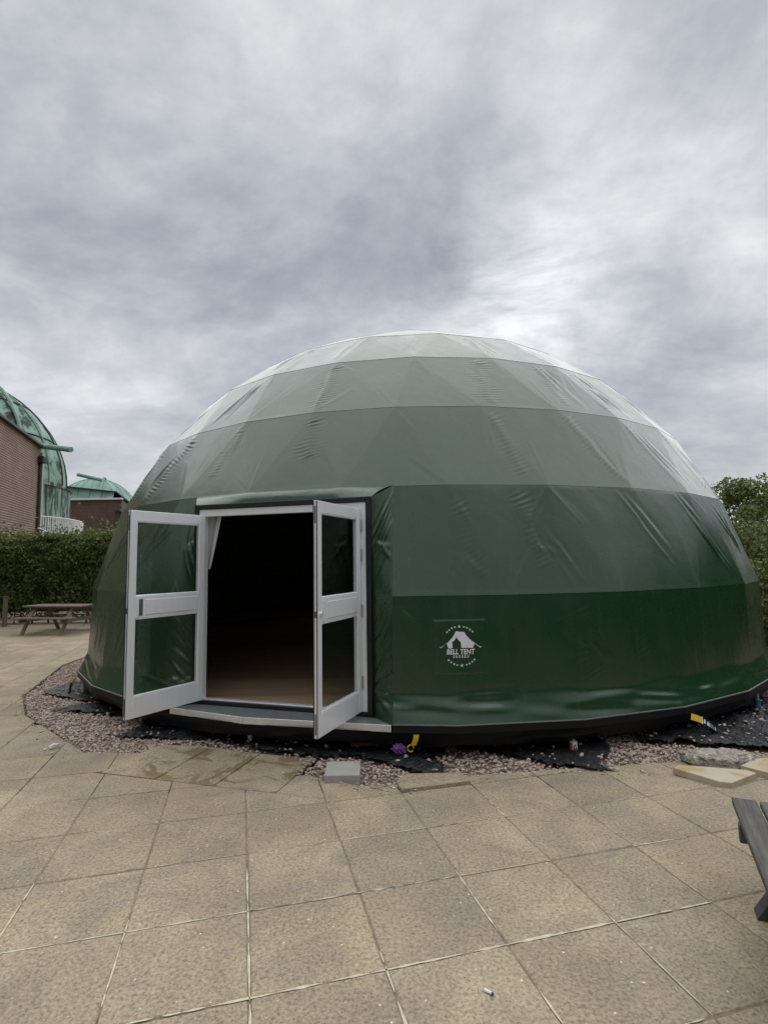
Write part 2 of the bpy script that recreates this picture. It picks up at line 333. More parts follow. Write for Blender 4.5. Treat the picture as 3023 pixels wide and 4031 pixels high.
def leafmat(name, cols):
    k = Mat(name); a = k.n('ShaderNodeAttribute'); a.attribute_name = 'tone'; a.attribute_type = 'GEOMETRY'
    c = k.ramp(a.outputs['Fac'], [(i / (len(cols) - 1), c) for i, c in enumerate(cols)]); k.color(c); k.set(rough=0.5, spec=0.4)
    tl = k.n('ShaderNodeBsdfTranslucent'); k.l(c, tl.inputs[0]); ms = k.n('ShaderNodeMixShader'); ms.inputs[0].default_value = 0.25
    k.l(k.b.outputs[0], ms.inputs[1]); k.l(tl.outputs[0], ms.inputs[2]); k.l(ms.outputs[0], k.out.inputs[0]); return k.m
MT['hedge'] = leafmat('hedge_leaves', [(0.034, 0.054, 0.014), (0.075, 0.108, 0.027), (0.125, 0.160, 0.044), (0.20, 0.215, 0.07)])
MT['bush'] = leafmat('bush_leaves', [(0.055, 0.072, 0.020), (0.11, 0.135, 0.036), (0.185, 0.205, 0.06), (0.29, 0.28, 0.11)])
MT['bark'] = simple('bark', (0.065, 0.050, 0.036), 0.9, 0.3, 15, bump=0.6)
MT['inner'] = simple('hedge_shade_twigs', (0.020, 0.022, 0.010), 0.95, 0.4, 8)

# ------------------------------------------------------------------ ground, paving, gravel
DC = np.array([0.597, 11.09])                    # dome centre
g = mesh('ground', [(-600, -600, -.055), (600, -600, -.055), (600, 900, -.055), (-600, 900, -.055)], [(0, 1, 2, 3)], MT['soil']); tag(g, kind='structure')

YAW = 0.25573; GX, GY, SL = 0.0867, 4.2758, 0.6
cy_, sy_ = math.cos(YAW), math.sin(YAW)
def g2w(i, j):
    X = (GX + i) * SL; Y = (GY + j) * SL
    return (cy_ * X - sy_ * Y, sy_ * X + cy_ * Y)
def clip(poly, a, b, keep_left):
    """part of a convex polygon on one side of line a->b"""
    o = []; n = len(poly)
    sd = lambda p: ((b[0] - a[0]) * (p[1] - a[1]) - (b[1] - a[1]) * (p[0] - a[0])) * (1 if keep_left else -1)
    for k in range(n):
        p, q = poly[k], poly[(k + 1) % n]; sp, sq = sd(p), sd(q)
        if sp >= 0: o.append(p)
        if (sp > 0 and sq < 0) or (sp < 0 and sq > 0):
            t = sp / (sp - sq); o.append((p[0] + (q[0] - p[0]) * t, p[1] + (q[1] - p[1]) * t))
    return o
def area(p): return 0.5 * sum(p[k][0] * p[(k + 1) % len(p)][1] - p[(k + 1) % len(p)][0] * p[k][1] for k in range(len(p))) if len(p) > 2 else 0
def subtract(poly, hole):
    cur = poly
    for k in range(len(hole)): cur = clip(cur, hole[k], hole[(k + 1) % len(hole)], True)
    if area(cur) < 1e-4: return [poly]
    best = None
    for r0 in range(len(hole)):
        res = _cut(poly, hole[r0:] + hole[:r0])
        if best is None or len(res) < len(best): best = res
    return best
def _cut(poly, hole):
    res = []; cur = poly
    for k in range(len(hole)):
        a, b = hole[k], hole[(k + 1) % len(hole)]
        o = clip(cur, a, b, False)
        if area(o) > 0.004: res.append(o)
        cur = clip(cur, a, b, True)
        if area(cur) < 1e-5: return res
    return res
def shrink(poly, d):
    n = len(poly); o = poly
    for k in range(n):
        a, b = poly[k], poly[(k + 1) % n]; ex, ey = b[0] - a[0], b[1] - a[1]; l = math.hypot(ex, ey)
        if l < 1e-6: continue
        nx, ny = -ey / l * d, ex / l * d
        o = clip(o, (a[0] + nx, a[1] + ny), (b[0] + nx, b[1] + ny), True)
        if len(o) < 3: return []
    return o
# the three slabs laid square to the door
T0 = np.array(g2w(-2.07, 4.93)); T1 = np.array(g2w(0.39, 3.47)); te = (T1 - T0); tl_ = np.linalg.norm(te); te /= tl_; tn = np.array([-te[1], te[0]]); TD = 0.79
trio_hole = [tuple(T0), tuple(T1), tuple(T1 + tn * TD), tuple(T0 + tn * TD)]
HOLES = [trio_hole,
         [(-6.3, 14.0), (-6.03, 10.4), (-5.19, 8.0), (-4.5, 7.0), (-3.05, 5.64), (-2.46, 5.55), (-2.0, 6.2), (0, 14)],
         [(-2.3, 5.85), (-.62, 5.33), (0.1, 5.2), (0.1, 12), (-2, 12)],
         [(-.78, 4.98), (-.25, 4.70), (.06, 4.69), (.12, 4.8), (.12, 6), (-.62, 5.4)],
         [(.1, 4.8), (.7, 4.88), (4.5, 4.98), (8, 7), (8, 16), (0, 16)]]
pav = empty('pavement', (0, 0, 0)); tag(pav, kind='structure')
bed = mesh('sand_bed', [(-14, -1, -.0055), (6, -1, -.0055), (6, 4.6, -.0055), (-14, 4.6, -.0055)], [(0, 1, 2, 3)], MT['sand'], pav)
def visible(x, y, mrg=0.6):
    if y < 1.9: return False
    d = y * math.cos(PITCH) - CAM_H * math.sin(PITCH)
    hw = 0.705 * d + mrg
    return abs(x) < hw and y < 17.3
# shared bevelled slab blanks with slightly uneven arrises
def slab_mesh(seed):
    rs = random.Random(seed); bm = bmesh.new(); n = 7; h = SL / 2 - 0.0035
    ring = []
    for e in range(4):
        for k in range(n):
            t = -1 + 2 * k / n; p = {0: (t, -1), 1: (1, t), 2: (-t, 1), 3: (-1, -t)}[e]
            j = rs.uniform(-.0025, .0015) if k else -.003
            ring.append((p[0] * (h + (j if abs(p[0]) == 1 else 0)), p[1] * (h + (j if abs(p[1]) == 1 else 0))))
    m = MB(); m.prism(ring, -.045, 0.0, 0.0045); me = bpy.data.meshes.new('slab'); me.from_pydata(m.V, [], m.F); me.materials.append(MT['slab']); return me
blanks = [slab_mesh(s) for s in range(6)]
cells = []
for i in range(-40, 14):
    for j in range(-3, 40):
        c = g2w(i + .5, j + .5)
        if visible(*c) and not (c[0] > 4.2 and c[1] > 5): cells.append((math.hypot(*c), i, j))
cells.sort(); nslab = 0; far_cells = []
for dist, i, j in cells:
    poly = [g2w(i, j), g2w(i + 1, j), g2w(i + 1, j + 1), g2w(i, j + 1)]
    pieces = [poly]
    for hole in HOLES: pieces = [q for p in pieces for q in subtract(p, hole)]
    if not pieces: continue
    if nslab >= 296: far_cells += pieces; continue
    if len(pieces) == 1 and abs(area(pieces[0]) - SL * SL) < 1e-6:
        o = bpy.data.objects.new('slab', random.choice(blanks)); COL.objects.link(o); o.parent = pav
        c = g2w(i + .5, j + .5)
        o.location = (c[0] + random.uniform(-.002, .002), c[1] + random.uniform(-.002, .002), random.uniform(-.002, .001))
        o.rotation_euler = (random.uniform(-.003, .003), random.uniform(-.003, .003), YAW + random.choice((0, math.pi / 2, math.pi, -math.pi / 2)) + random.uniform(-.006, .006)); nslab += 1
    else:
        for p in pieces:
            if area(p) < 0.012: continue
            q = shrink(p, 0.0035)
            if len(q) < 3 or area(q) < 0.008: continue
            zt = random.uniform(-.002, .001); dz = 0.0
            cx_ = sum(a[0] for a in q) / len(q); cyy = sum(a[1] for a in q) / len(q)
            if (i, j) == (2, 3): dz = 0.028
            mb = MB(); mb.prism(q, -.045 + dz, zt + dz, 0.004); mb.build('slab', MT['slab'], pav); nslab += 1
for k in range(3):
    a = T0 + te * (tl_ / 3 * k); b = T0 + te * (tl_ / 3 * (k + 1)); q = shrink([tuple(a), tuple(b), tuple(b + tn * TD), tuple(a + tn * TD)], 0.004)
    mb = MB(); mb.prism(q, -.04, 0.006 - .003 * k, 0.004); o = mb.build('slab', MT['wetslab'], pav); o['label'] = 'paving slab with brown damp stain before the door'
# far paving too distant to pick apart
mb = MB()
for p in far_cells:
    q = shrink(p, 0.004)
    if len(q) > 2: mb.prism(q, -.045, random.uniform(-.005, .001), 0.004)
if mb.V: o = mb.build('far_slabs', MT['slab'], pav); o['kind'] = 'stuff'
# pale mortar left in some of the joints
mb = MB()
def mortar(i0, j0, i1, j1, w=0.009, seed=0):
    a = np.array(g2w(i0, j0)); b = np.array(g2w(i1, j1)); l = np.linalg.norm(b - a); d = (b - a) / l; p = np.array([-d[1], d[0]]); s = 0.0
    while s < l:
        e = min(l, s + random.uniform(.06, .45))
        if random.random() < 0.88:
            n = max(3, int((e - s) / .012)); V = []; sd_ = random.randint(0, 400)
            for q in range(n + 1):
                t = s + (e - s) * q / n; nn_ = float(fbm(t * 22, 0.3, 3, sd_)); ww = w * (.12 + .55 * nn_) * min(1, .25 + 3 * min(q, n - q) / n)
                off = .0035 * (float(fbm(t * 14, .7, 2, sd_ + 9)) - .5); c = a + d * t + p * off
                V += [(*(c - p * ww), .0010), (*(c + p * ww), .0010)]
            mb.add(V, [(2 * q, 2 * q + 2, 2 * q + 3, 2 * q + 1) for q in range(n)])
        s = e + random.uniform(-.01, .05)
for (i0, j0, i1, j1, w) in [(-1, 0, 2, 0, .016), (2, 0, 3, 0, .020), (3, 0, 4, 0, .013), (-2, 1, 2, 1, .011), (-1, -1, 4, -1, .012), (-1, -.6, -1, 1.4, .011), (0, -1, 0, 2, .012), (1, -.8, 1, .2, .014), (2, -.8, 2, 1.1, .011), (-2, 1, -2, 2, .013),
                            (3, -1, 3, .1, .008), (0, 1, 3, 1, .006), (1, 2, 2.4, 2, .010), (2, 2, 5, 2, .007), (4, 1, 4.6, 1, .010), (3, 2, 3, 2.6, .011), (4, 0, 4, 1.6, .006), (1, 2, 1, 3, .005), (-4, 1, -2, 1, .009), (0, 2, 1, 2, .005), (-1, 2, 0, 2, .005)]:
    mortar(i0, j0, i1, j1, w)
o = mb.build('mortar', MT['mortar'], pav); o['kind'] = 'stuff'
# beyond the slabs
def fill(name, poly, z, m): return tag(mesh(name, [(x, y, z) for x, y in poly], [tuple(range(len(poly)))], m), kind='structure')
fill('yard', [(-26, 8), (-9, 13.5), (-5.6, 13.5), (-5.6, 19), (-30, 19)], -.012 - .04 + .012, MT['dust'])

# gravel bed and stones
MP = [[(-3.0, 6.1), (-2.75, 6.30), (-2.88, 6.55), (-2.3, 6.6), (-1.4, 6.3), (0.2, 5.9), (.62, 5.7), (.55, 5.35), (.30, 5.22), (.52, 5.20), (.50, 4.90), (.36, 4.86), (.10, 5.10), (-.10, 5.23), (-.35, 5.36), (-.66, 5.37), (-1.25, 5.52), (-1.50, 5.74), (-1.85, 5.93), (-2.35, 5.98)],
      [(-4.96, 8.05), (-5.0, 8.75), (-4.5, 9.0), (-3.9, 8.2), (-3.0, 7.2), (-2.75, 6.75), (-3.2, 6.82), (-3.8, 7.05), (-4.3, 7.12), (-4.15, 7.42), (-3.85, 7.5), (-4.3, 7.72)],
      [(.55, 5.62), (.95, 5.42), (1.30, 5.22), (1.75, 4.90), (2.0, 4.92), (1.85, 5.08), (2.06, 5.28), (2.2, 5.72), (2.0, 6.1), (1.2, 5.9)],
      [(2.45, 5.68), (2.94, 5.58), (3.13, 5.46), (3.7, 5.34), (4.7, 5.6), (5.4, 7.2), (4.5, 7.2), (3.6, 6.5), (3.0, 6.1)]]                                   # outlines of the membrane sheets
GP = [(-6.1, 13.0), (-6.0, 10.4), (-5.17, 8.02), (-4.48, 7.02), (-3.03, 5.66), (-2.46, 5.57), (-2.27, 5.85), (-.64, 5.36), (-.75, 5.0), (-.24, 4.72), (.05, 4.71), (.1, 4.82), (.7, 4.9), (4.5, 5.0), (8, 7.0), (8, 16), (0, 18), (-6, 16)]
bm_ = bmesh.new(); vs = [bm_.verts.new((x, y, -.034)) for x, y in GP]; bm_.faces.new(vs); bmesh.ops.triangulate(bm_, faces=bm_.faces[:])
me = bpy.data.meshes.new('gravel_bed'); bm_.to_mesh(me); bm_.free(); me.materials.append(MT['gravelbed']); tag(link('gravel_bed', me), kind='structure')
GPa = np.array(GP)
def inside(P, poly):
    x, y = P[:, 0], P[:, 1]; r = np.zeros(len(P), bool); n = len(poly)
    for k in range(n):
        x1, y1 = poly[k]; x2, y2 = poly[(k + 1) % n]
        c = ((y1 > y) != (y2 > y)) & (x < (x2 - x1) * (y - y1) / (y2 - y1 + 1e-12) + x1); r ^= c
    return r
def ico():
    bm = bmesh.new(); bmesh.ops.create_icosphere(bm, subdivisions=1, radius=1.0); V = np.array([v.co[:] for v in bm.verts]); F = np.array([[v.index for v in f.verts] for f in bm.faces]); bm.free(); return V, F
IV, IF = ico()
def stones(name, P, size, zbase, m, parent=None):
    n = len(P); V = np.zeros((n, len(IV), 3))
    sc = size * (0.55 + 0.75 * rng.random(n) ** 1.8)
    ax = np.stack([sc * (.8 + .5 * rng.random(n)), sc * (.6 + .4 * rng.random(n)), sc * (.42 + .35 * rng.random(n))], 1)
    jit = 1 + (rng.random((n, len(IV))) - .5) * .75
    B = IV[None] * jit[:, :, None] * ax[:, None, :]
    a = rng.random(n) * 6.283; t = (rng.random(n) - .5) * 1.0
    ca, sa, ct, st = np.cos(a), np.sin(a), np.cos(t), np.sin(t)
    y = B[:, :, 1] * ct[:, None] - B[:, :, 2] * st[:, None]; z = B[:, :, 1] * st[:, None] + B[:, :, 2] * ct[:, None]
    V[:, :, 0] = B[:, :, 0] * ca[:, None] - y * sa[:, None] + P[:, 0:1]; V[:, :, 1] = B[:, :, 0] * sa[:, None] + y * ca[:, None] + P[:, 1:2]
    V[:, :, 2] = z + (zbase if np.isscalar(zbase) else zbase[:, None]) + ax[:, 2:3] * .45
    F = (IF[None] + (np.arange(n) * len(IV))[:, None, None]).reshape(-1, 3)
    o = mesh(name, V.reshape(-1, 3), F, m, parent)
    at = o.data.attributes.new('tone', 'FLOAT', 'POINT'); at.data.foreach_set('value', np.repeat(rng.random(n) * .55 + .45 * rng.random(n), len(IV)).astype(np.float32)); return o
P = rng.random((125000, 2)) * [11.5, 7.5] + [-6.2, 4.6]
rr = np.hypot(P[:, 0] - DC[0], P[:, 1] - DC[1]); keep = inside(P, GP) & (rr > 5.15) & (P[:, 1] < 11.5) & (np.abs(P[:, 0]) < .73 * P[:, 1] + .4)
dens = np.clip(1.25 - .35 * fbm(P[:, 0] * 1.2, P[:, 1] * 1.2, 3, 3), 0, 1) ; keep &= rng.random(len(P)) < np.where(fbm(P[:, 0] * 2.1, P[:, 1] * 2.1, 3, 5) > .56, .62, 1.0) * dens
for mp_ in MP: keep &= ~(inside(P + .05 * (rng.random(P.shape) - .5), mp_) & (rng.random(len(P)) < .9))
P = P[keep]
zb_ = -.034 + .022 * fbm(P[:, 0] * 1.5, P[:, 1] * 1.5, 3, 9) + .012 * rng.random(len(P))
o = stones('gravel', P, .0165, zb_, MT['stone']); tag(o, 'pink and grey crushed stone gravel round the foot of the tent', 'gravel', kind='stuff')
Q = np.concatenate([np.array(GP)[1:14][k_] + (np.array(GP)[2:15][k_] - np.array(GP)[1:14][k_]) * rng.random((90, 1)) for k_ in range(12)]); Q = Q + rng.normal(size=Q.shape) * .075
Q = Q[~inside(Q, GP) & (Q[:, 1] < 9.5)]
o = stones('spilled_stones', Q, .012, .001, MT['stone']); tag(o, 'small gravel stones spilled over the edge of the paving', 'stones', kind='stuff')
def gravel_z(x, y): return -.034 + .022 * fbm(x * 1.5, y * 1.5, 3, 9) + .016

# ------------------------------------------------------------------ the geodesic tent
tent = empty('dome_tent', (DC[0], DC[1], 0)); tag(tent, 'large dark green geodesic dome tent with open glazed double doors', 'tent')
ZB = 0.30; RV = 5.86; MPD = RV * math.pi / 180
RINGS = [(0.0, 30, 0.6), (11.9, 30, 6.6), (23.6, 30, 0.6), (35.0, 30, 6.6), (46.6, 24, -2.5), (58.0, 18, 5.0), (69.5, 12, -3.0), (81.0, 6, 10.0)]
AR, AL = -5.3, -32.0                                # seams either side of the door
def sph(az, el, r=RV):
    a, e = np.broadcast_arrays(np.radians(az), np.radians(el))
    return np.stack([DC[0] + r * np.cos(e) * np.sin(a), DC[1] - r * np.cos(e) * np.cos(a), ZB + r * np.sin(e)], -1)
def ring_pts(k, az):
    """point on the polygon through the vertices of ring k"""
    el, n, off = RINGS[k]; st = 360.0 / n; s = (az - off) / st; i = np.floor(s); f = (s - i)[..., None]; rv = RV - (.075 if k == 0 else 0)
    return sph(off + i * st, el, rv) * (1 - f) + sph(off + (i + 1) * st, el, rv) * f
def band_tris(k):
    el0, n0, o0 = RINGS[k]; el1, n1, o1 = RINGS[k + 1]; s0, s1 = 360 / n0, 360 / n1
    lo = [o0 + i * s0 for i in range(-n0, n0 + 1)]; hi = [o1 + i * s1 for i in range(-n1, n1 + 1)]
    T = []; i = j = 0
    while i < len(lo) - 1 or j < len(hi) - 1:
        if j == len(hi) - 1 or (i < len(lo) - 1 and (lo[i] + lo[i + 1]) / 2 <= (hi[j] + hi[j + 1]) / 2):
            T.append(((lo[i], 0), (lo[i + 1], 0), (hi[j], 1))); i += 1
        else:
            T.append(((hi[j + 1], 1), (hi[j], 1), (lo[i], 0))); j += 1
    return T
TRI_W = [0.3, 0.4, 0.68, 0.85, 0.85, 0.9, 0.9]
FOLDS = []; LADDERS = []
def folds(az0, el0, az1, el1, n, spread, amp, w, seed):
    r = random.Random(seed)
    for _ in range(n):
        o = r.uniform(-1, 1) * spread; a = r.uniform(.5, 1.0); s0 = r.uniform(0, .45); s1 = min(1, s0 + r.uniform(.3, .7)); sk = r.uniform(-1, 1) * spread * .25
        FOLDS.append((az0 + (az1 - az0) * s0 + o - sk, el0 + (el1 - el0) * s0, az0 + (az1 - az0) * s1 + o + sk, el0 + (el1 - el0) * s1, amp * a * .55, w * r.uniform(.45, .95)))
# bunching along the struts
for a0, e0, a1, e1, am, wd in [(-17.5, 46.0, -17.2, 35.3, .013, .16), (9.6, 46.0, 8.6, 35.4, .013, .18), (-17.3, 34.5, -16.6, 27.5, .012, .16), (22.0, 46, 21.5, 36, .008, .12), (30.5, 46, 30.6, 36, .008, .12),
                              (8.0, 34.0, 10.2, 24.6, .010, .13), (19.3, 34.4, 24.2, 24.2, .013, .13), (31.2, 34.4, 35.6, 24.4, .010, .12), (43, 34, 47, 25, .010, .12),
                              (8.8, 23.0, 10.5, 14, .006, .13), (-41.5, 34.4, -47, 24, .014, .15), (-29.5, 34.4, -31.5, 26, .006, .1), (-54, 34, -58, 25, .012, .15), (-32.5, 57, -30, 47, .010, .12), (-5, 57, -3, 47, .007, .1),
                              (11, 57, 12.5, 47, .009, .1), (26, 57, 28, 47, .010, .12), (1.5, 22, 3.5, 13.5, .004, .14), (13.5, 11, 14.5, 3, .005, .14), (20, 11, 23, 3, .005, .12), (33, 11, 36, 3, .005, .1), (-45, 11, -48, 3, .006, .15)]:
    LADDERS.append((a0, e0, a1, e1, am * .45, .055, wd * .85))
# long stretched folds
folds(22.5, 23.4, 29.5, 12.5, 8, 1.1, .011, .040, 1); folds(33.0, 23.4, 40.5, 12.5, 9, 1.2, .013, .040, 2); folds(43.5, 23.4, 52, 12.5, 9, 1.2, .012, .04, 3); folds(54, 23.4, 62, 12.5, 6, 1.3, .02, .05, 23)
folds(9.5, 20, 13.5, 12.5, 7, 1.6, .006, .035, 4); folds(8.5, 17.5, 12.5, 15.5, 6, .9, .005, .03, 5); folds(0, 17, 4, 13, 6, 1.5, .004, .04, 6)
folds(-2, 57.8, -3, 47, 6, 2.2, .010, .06, 7); folds(13, 57.5, 15, 47, 8, 1.5, .012, .06, 8); folds(29, 57.5, 33, 47, 9, 2.0, .014, .06, 9); folds(45, 57.5, 50, 47, 8, 2.2, .014, .06, 10); folds(-18, 57.5, -19, 47, 5, 1.2, .012, .06, 11); folds(-34, 57, -38, 47, 9, 2.0, .014, .06, 12); folds(-52, 57, -57, 47, 8, 3, .014, .06, 13)
folds(-34.5, 46.4, -38.5, 35.4, 9, 1.5, .014, .06, 14); folds(-50, 46.4, -56, 35.4, 9, 2.2, .016, .06, 15); folds(22, 46.4, 24.6, 36, 7, 1.4, .010, .05, 16); folds(31, 46.4, 36, 35.5, 9, 1.6, .014, .055, 17); folds(44, 46.4, 50, 35.4, 9, 2, .015, .06, 18)
folds(33, 34.6, 39, 24, 6, 1.2, .010, .05, 19); folds(46, 34.6, 52, 24, 8, 1.5, .012, .05, 20); folds(-43, 34.6, -49, 24, 7, 1.5, .012, .05, 21); folds(-58, 34.6, -66, 24, 8, 2, .012, .05, 22)
folds(-36, 22.5, -43, 13, 7, 2.0, .014, .06, 30); folds(-46, 22.5, -54, 13, 7, 2.0, .014, .06, 31); folds(-38, 10.5, -44, 2, 9, 2.6, .007, .05, 32); folds(-50, 10, -55, 2, 8, 3, .008, .05, 33); folds(14, 9, 17, 5, 6, 1.2, .005, .035, 34); folds(26, 10, 29, 3, 8, 2, .006, .04, 35); folds(38, 10.5, 42, 2, 9, 2.2, .008, .04, 36)
folds(6.5, 11.2, 9, 8.5, 4, .5, .005, .03, 37); folds(12, 8.5, 15, 5.8, 5, .7, .005, .03, 38); folds(-4.6, 11, -2.5, 8.5, 4, .5, .005, .03, 39)
# faint creases running off the tension points
_fr = random.Random(77)
for k_, (el_, n_, of_) in enumerate(RINGS[1:6]):
    for q in range(n_):
        az_ = of_ + q * 360.0 / n_; az_ = (az_ + 180) % 360 - 180
        if abs(az_) > 64: continue
        for w_ in range(4):
            up = _fr.choice((-1, 1)); FOLDS.append((az_ + _fr.uniform(-.3, .3), el_ + .2 * up, az_ + _fr.uniform(-5, 5), el_ + up * _fr.uniform(2.5, 8), _fr.uniform(.001, .0026), _fr.uniform(.018, .035)))
# the hem is gathered into swags
_hr = random.Random(5)
for q in range(46):
    a = -64 + q * 2.8 + _hr.uniform(-1.4, 1.4); e = _hr.uniform(.25, 2.3); FOLDS.append((a, e, a + _hr.uniform(3.0, 9.0), max(.15, e + _hr.uniform(-.8, .35)), _hr.choice((-1, 1, 1)) * _hr.uniform(.004, .011), _hr.uniform(.020, .045)))
def disp(az, el, z):
    D = np.zeros_like(az)
    for (a0, e0, a1, e1, am, w) in FOLDS:
        m = (az > min(a0, a1) - 3) & (az < max(a0, a1) + 3) & (el > min(e0, e1) - 1.2) & (el < max(e0, e1) + 1.2)
        if not m.any(): continue
        ce = math.cos(math.radians((e0 + e1) / 2)); x = (az[m] - a0) * MPD * ce; y = (el[m] - e0) * MPD; dx = (a1 - a0) * MPD * ce; dy = (e1 - e0) * MPD; l = math.hypot(dx, dy)
        s = (x * dx + y * dy) / (l * l); d = (-x * dy + y * dx) / l; env = np.clip(4 * s * (1 - s), 0, 1) ** .8
        D[m] += am * env * (np.exp(-(d / w) ** 2) - .55 * np.exp(-((d - 1.5 * w) / (1.1 * w)) ** 2))
    for (a0, e0, a1, e1, am, lam, w) in LADDERS:
        m = (az > min(a0, a1) - 4) & (az < max(a0, a1) + 4) & (el > min(e0, e1) - .5) & (el < max(e0, e1) + .5)
        if not m.any(): continue
        ce = math.cos(math.radians((e0 + e1) / 2)); x = (az[m] - a0) * MPD * ce; y = (el[m] - e0) * MPD; dx = (a1 - a0) * MPD * ce; dy = (e1 - e0) * MPD; l = math.hypot(dx, dy)
        s = (x * dx + y * dy) / l; d = (-x * dy + y * dx) / l
        ww = w * (.6 + .8 * vnoise(s * 4, s * 0 + a0)); c = d + .05 * (vnoise(s * 5, s * 0, int(abs(a0))) - .5)
        rip = np.sin(6.283 * (s / lam + .9 * vnoise(s * 6, d * 5, 3) + d * 3.0)); mod = np.clip(vnoise(s * 5, d * 4, 8) * 1.6 - .3, 0, 1)
        env = np.exp(-(c / ww) ** 2) * np.clip(np.minimum(s, l - s) / .08, 0, 1)
        D[m] += am * env * rip * mod + am * .9 * np.exp(-(c / .05) ** 2) * np.clip(np.minimum(s, l - s) / .08, 0, 1)
    # slight slackness everywhere
    D += .007 * (fbm(az * .13, el * .16, 2, 11) - .5) + .0025 * (fbm(az * .6 + el * .35, el * .5, 3, 13) - .5)
    h = z - ZB
    q_ = np.clip(1 - h / (.27 + .10 * (vnoise(az * .25, az * 0, 4) - .5)), 0, 1); D += np.where(h < .9, 0.088 * q_ ** 1.2, 0)
    return D
def surface(k, az, t, off=0.0, wr=1.0):
    az = np.asarray(az, float); t = np.asarray(t, float)
    el0, el1 = RINGS[k][0], RINGS[k + 1][0]
    ruled = ring_pts(k, az) * (1 - t)[..., None] + ring_pts(k + 1, az) * t[..., None]
    tri = ruled.copy(); done = np.zeros(az.shape, bool)
    for T in band_tris(k):
        lo = min(p[0] for p in T); hi = max(p[0] for p in T)
        m = (~done) & (az >= lo - 1e-6) & (az <= hi + 1e-6)
        if not m.any(): continue
        (x0, y0), (x1, y1), (x2, y2) = T; dd = (y1 - y2) * (x0 - x2) + (x2 - x1) * (y0 - y2)
        a = ((y1 - y2) * (az[m] - x2) + (x2 - x1) * (t[m] - y2)) / dd; b = ((y2 - y0) * (az[m] - x2) + (x0 - x2) * (t[m] - y2)) / dd; c = 1 - a - b
        ok = (a > -1e-6) & (b > -1e-6) & (c > -1e-6)
        if not ok.any(): continue
        pts = [sph(np.array(p[0]), RINGS[k + int(p[1])][0], RV - (.075 if k + p[1] == 0 else 0)) for p in T]
        idx = np.where(m)[0][ok]; tri[idx] = a[ok][:, None] * pts[0] + b[ok][:, None] * pts[1] + c[ok][:, None] * pts[2]; done[idx] = True
    w = TRI_W[k]; P = tri * w + ruled * (1 - w)
    el = el0 + (el1 - el0) * t
    nrm = P - np.array([DC[0], DC[1], ZB]); nrm /= np.linalg.norm(nrm, axis=-1)[..., None]
    edge = np.clip(np.minimum(t, 1 - t) / .04, 0, 1) if k > 0 else np.clip((1 - t) / .04, 0, 1)
    D = disp(az, el, P[..., 2]) * (.25 + .75 * edge) * wr
    # welded overlap: each band laps a few millimetres over the one below
    D = D + .0007 * np.exp(-(t * (el1 - el0) * MPD / .02) ** 2) * (1 if k else 0)
    return P + nrm * (D + off)[..., None]
def azgrid(step):
    a = np.concatenate([np.arange(-180, -68, 3.0), np.arange(-68, 68, step), np.arange(68, 180.01, 3.0)]); return np.unique(np.round(np.concatenate([a, [AR, AL]]), 4))
for k in range(len(RINGS) - 1):
    A = azgrid(.17 if k < 4 else .3); nt_ = 72 if k < 4 else 36; Tt = np.linspace(-.009 if k else 0, 1, nt_)
    AA, TT = np.meshgrid(A, Tt); V = surface(k, AA.ravel(), TT.ravel())
    na = len(A); ii, jj = np.meshgrid(np.arange(na - 1), np.arange(nt_ - 1)); ii = ii.ravel(); jj = jj.ravel()
    if k < 2:
        mid = (A[:-1] + A[1:]) / 2; ok = ~((mid > AL) & (mid < AR)); sel = ok[ii]; ii = ii[sel]; jj = jj[sel]
    b0 = jj * na + ii; F = np.stack([b0, b0 + 1, b0 + na + 1, b0 + na], 1)
    used = np.unique(F); rm = -np.ones(len(V), int); rm[used] = np.arange(len(used))
    mesh('fabric_band', V[used], rm[F], MT['pvc'], tent, smooth=True)
# crown cap
el, n, off = RINGS[-1]; az = off + np.arange(6) * 60.0; V = np.vstack([sph(az, el), sph(np.array([0.0]), 90.0)]); mesh('fabric_crown', V, [(i, (i + 1) % 6, 6) for i in range(6)], MT['pvc'], tent)

# door geometry
dn = np.array([-.301, -.9535]); dn /= np.linalg.norm(dn); du = np.array([-dn[1], dn[0]])
DO = DC + dn * 5.46 + du * (-.09)
def dp(x, o, z): return (DO[0] + du[0] * x + dn[0] * o, DO[1] + du[1] * x + dn[1] * o, z)
DM = Matrix(((du[0], dn[0], 0, DO[0]), (du[1], dn[1], 0, DO[1]), (0, 0, 1, 0), (0, 0, 0, 1)))
HW, ZT = 1.055, 2.505
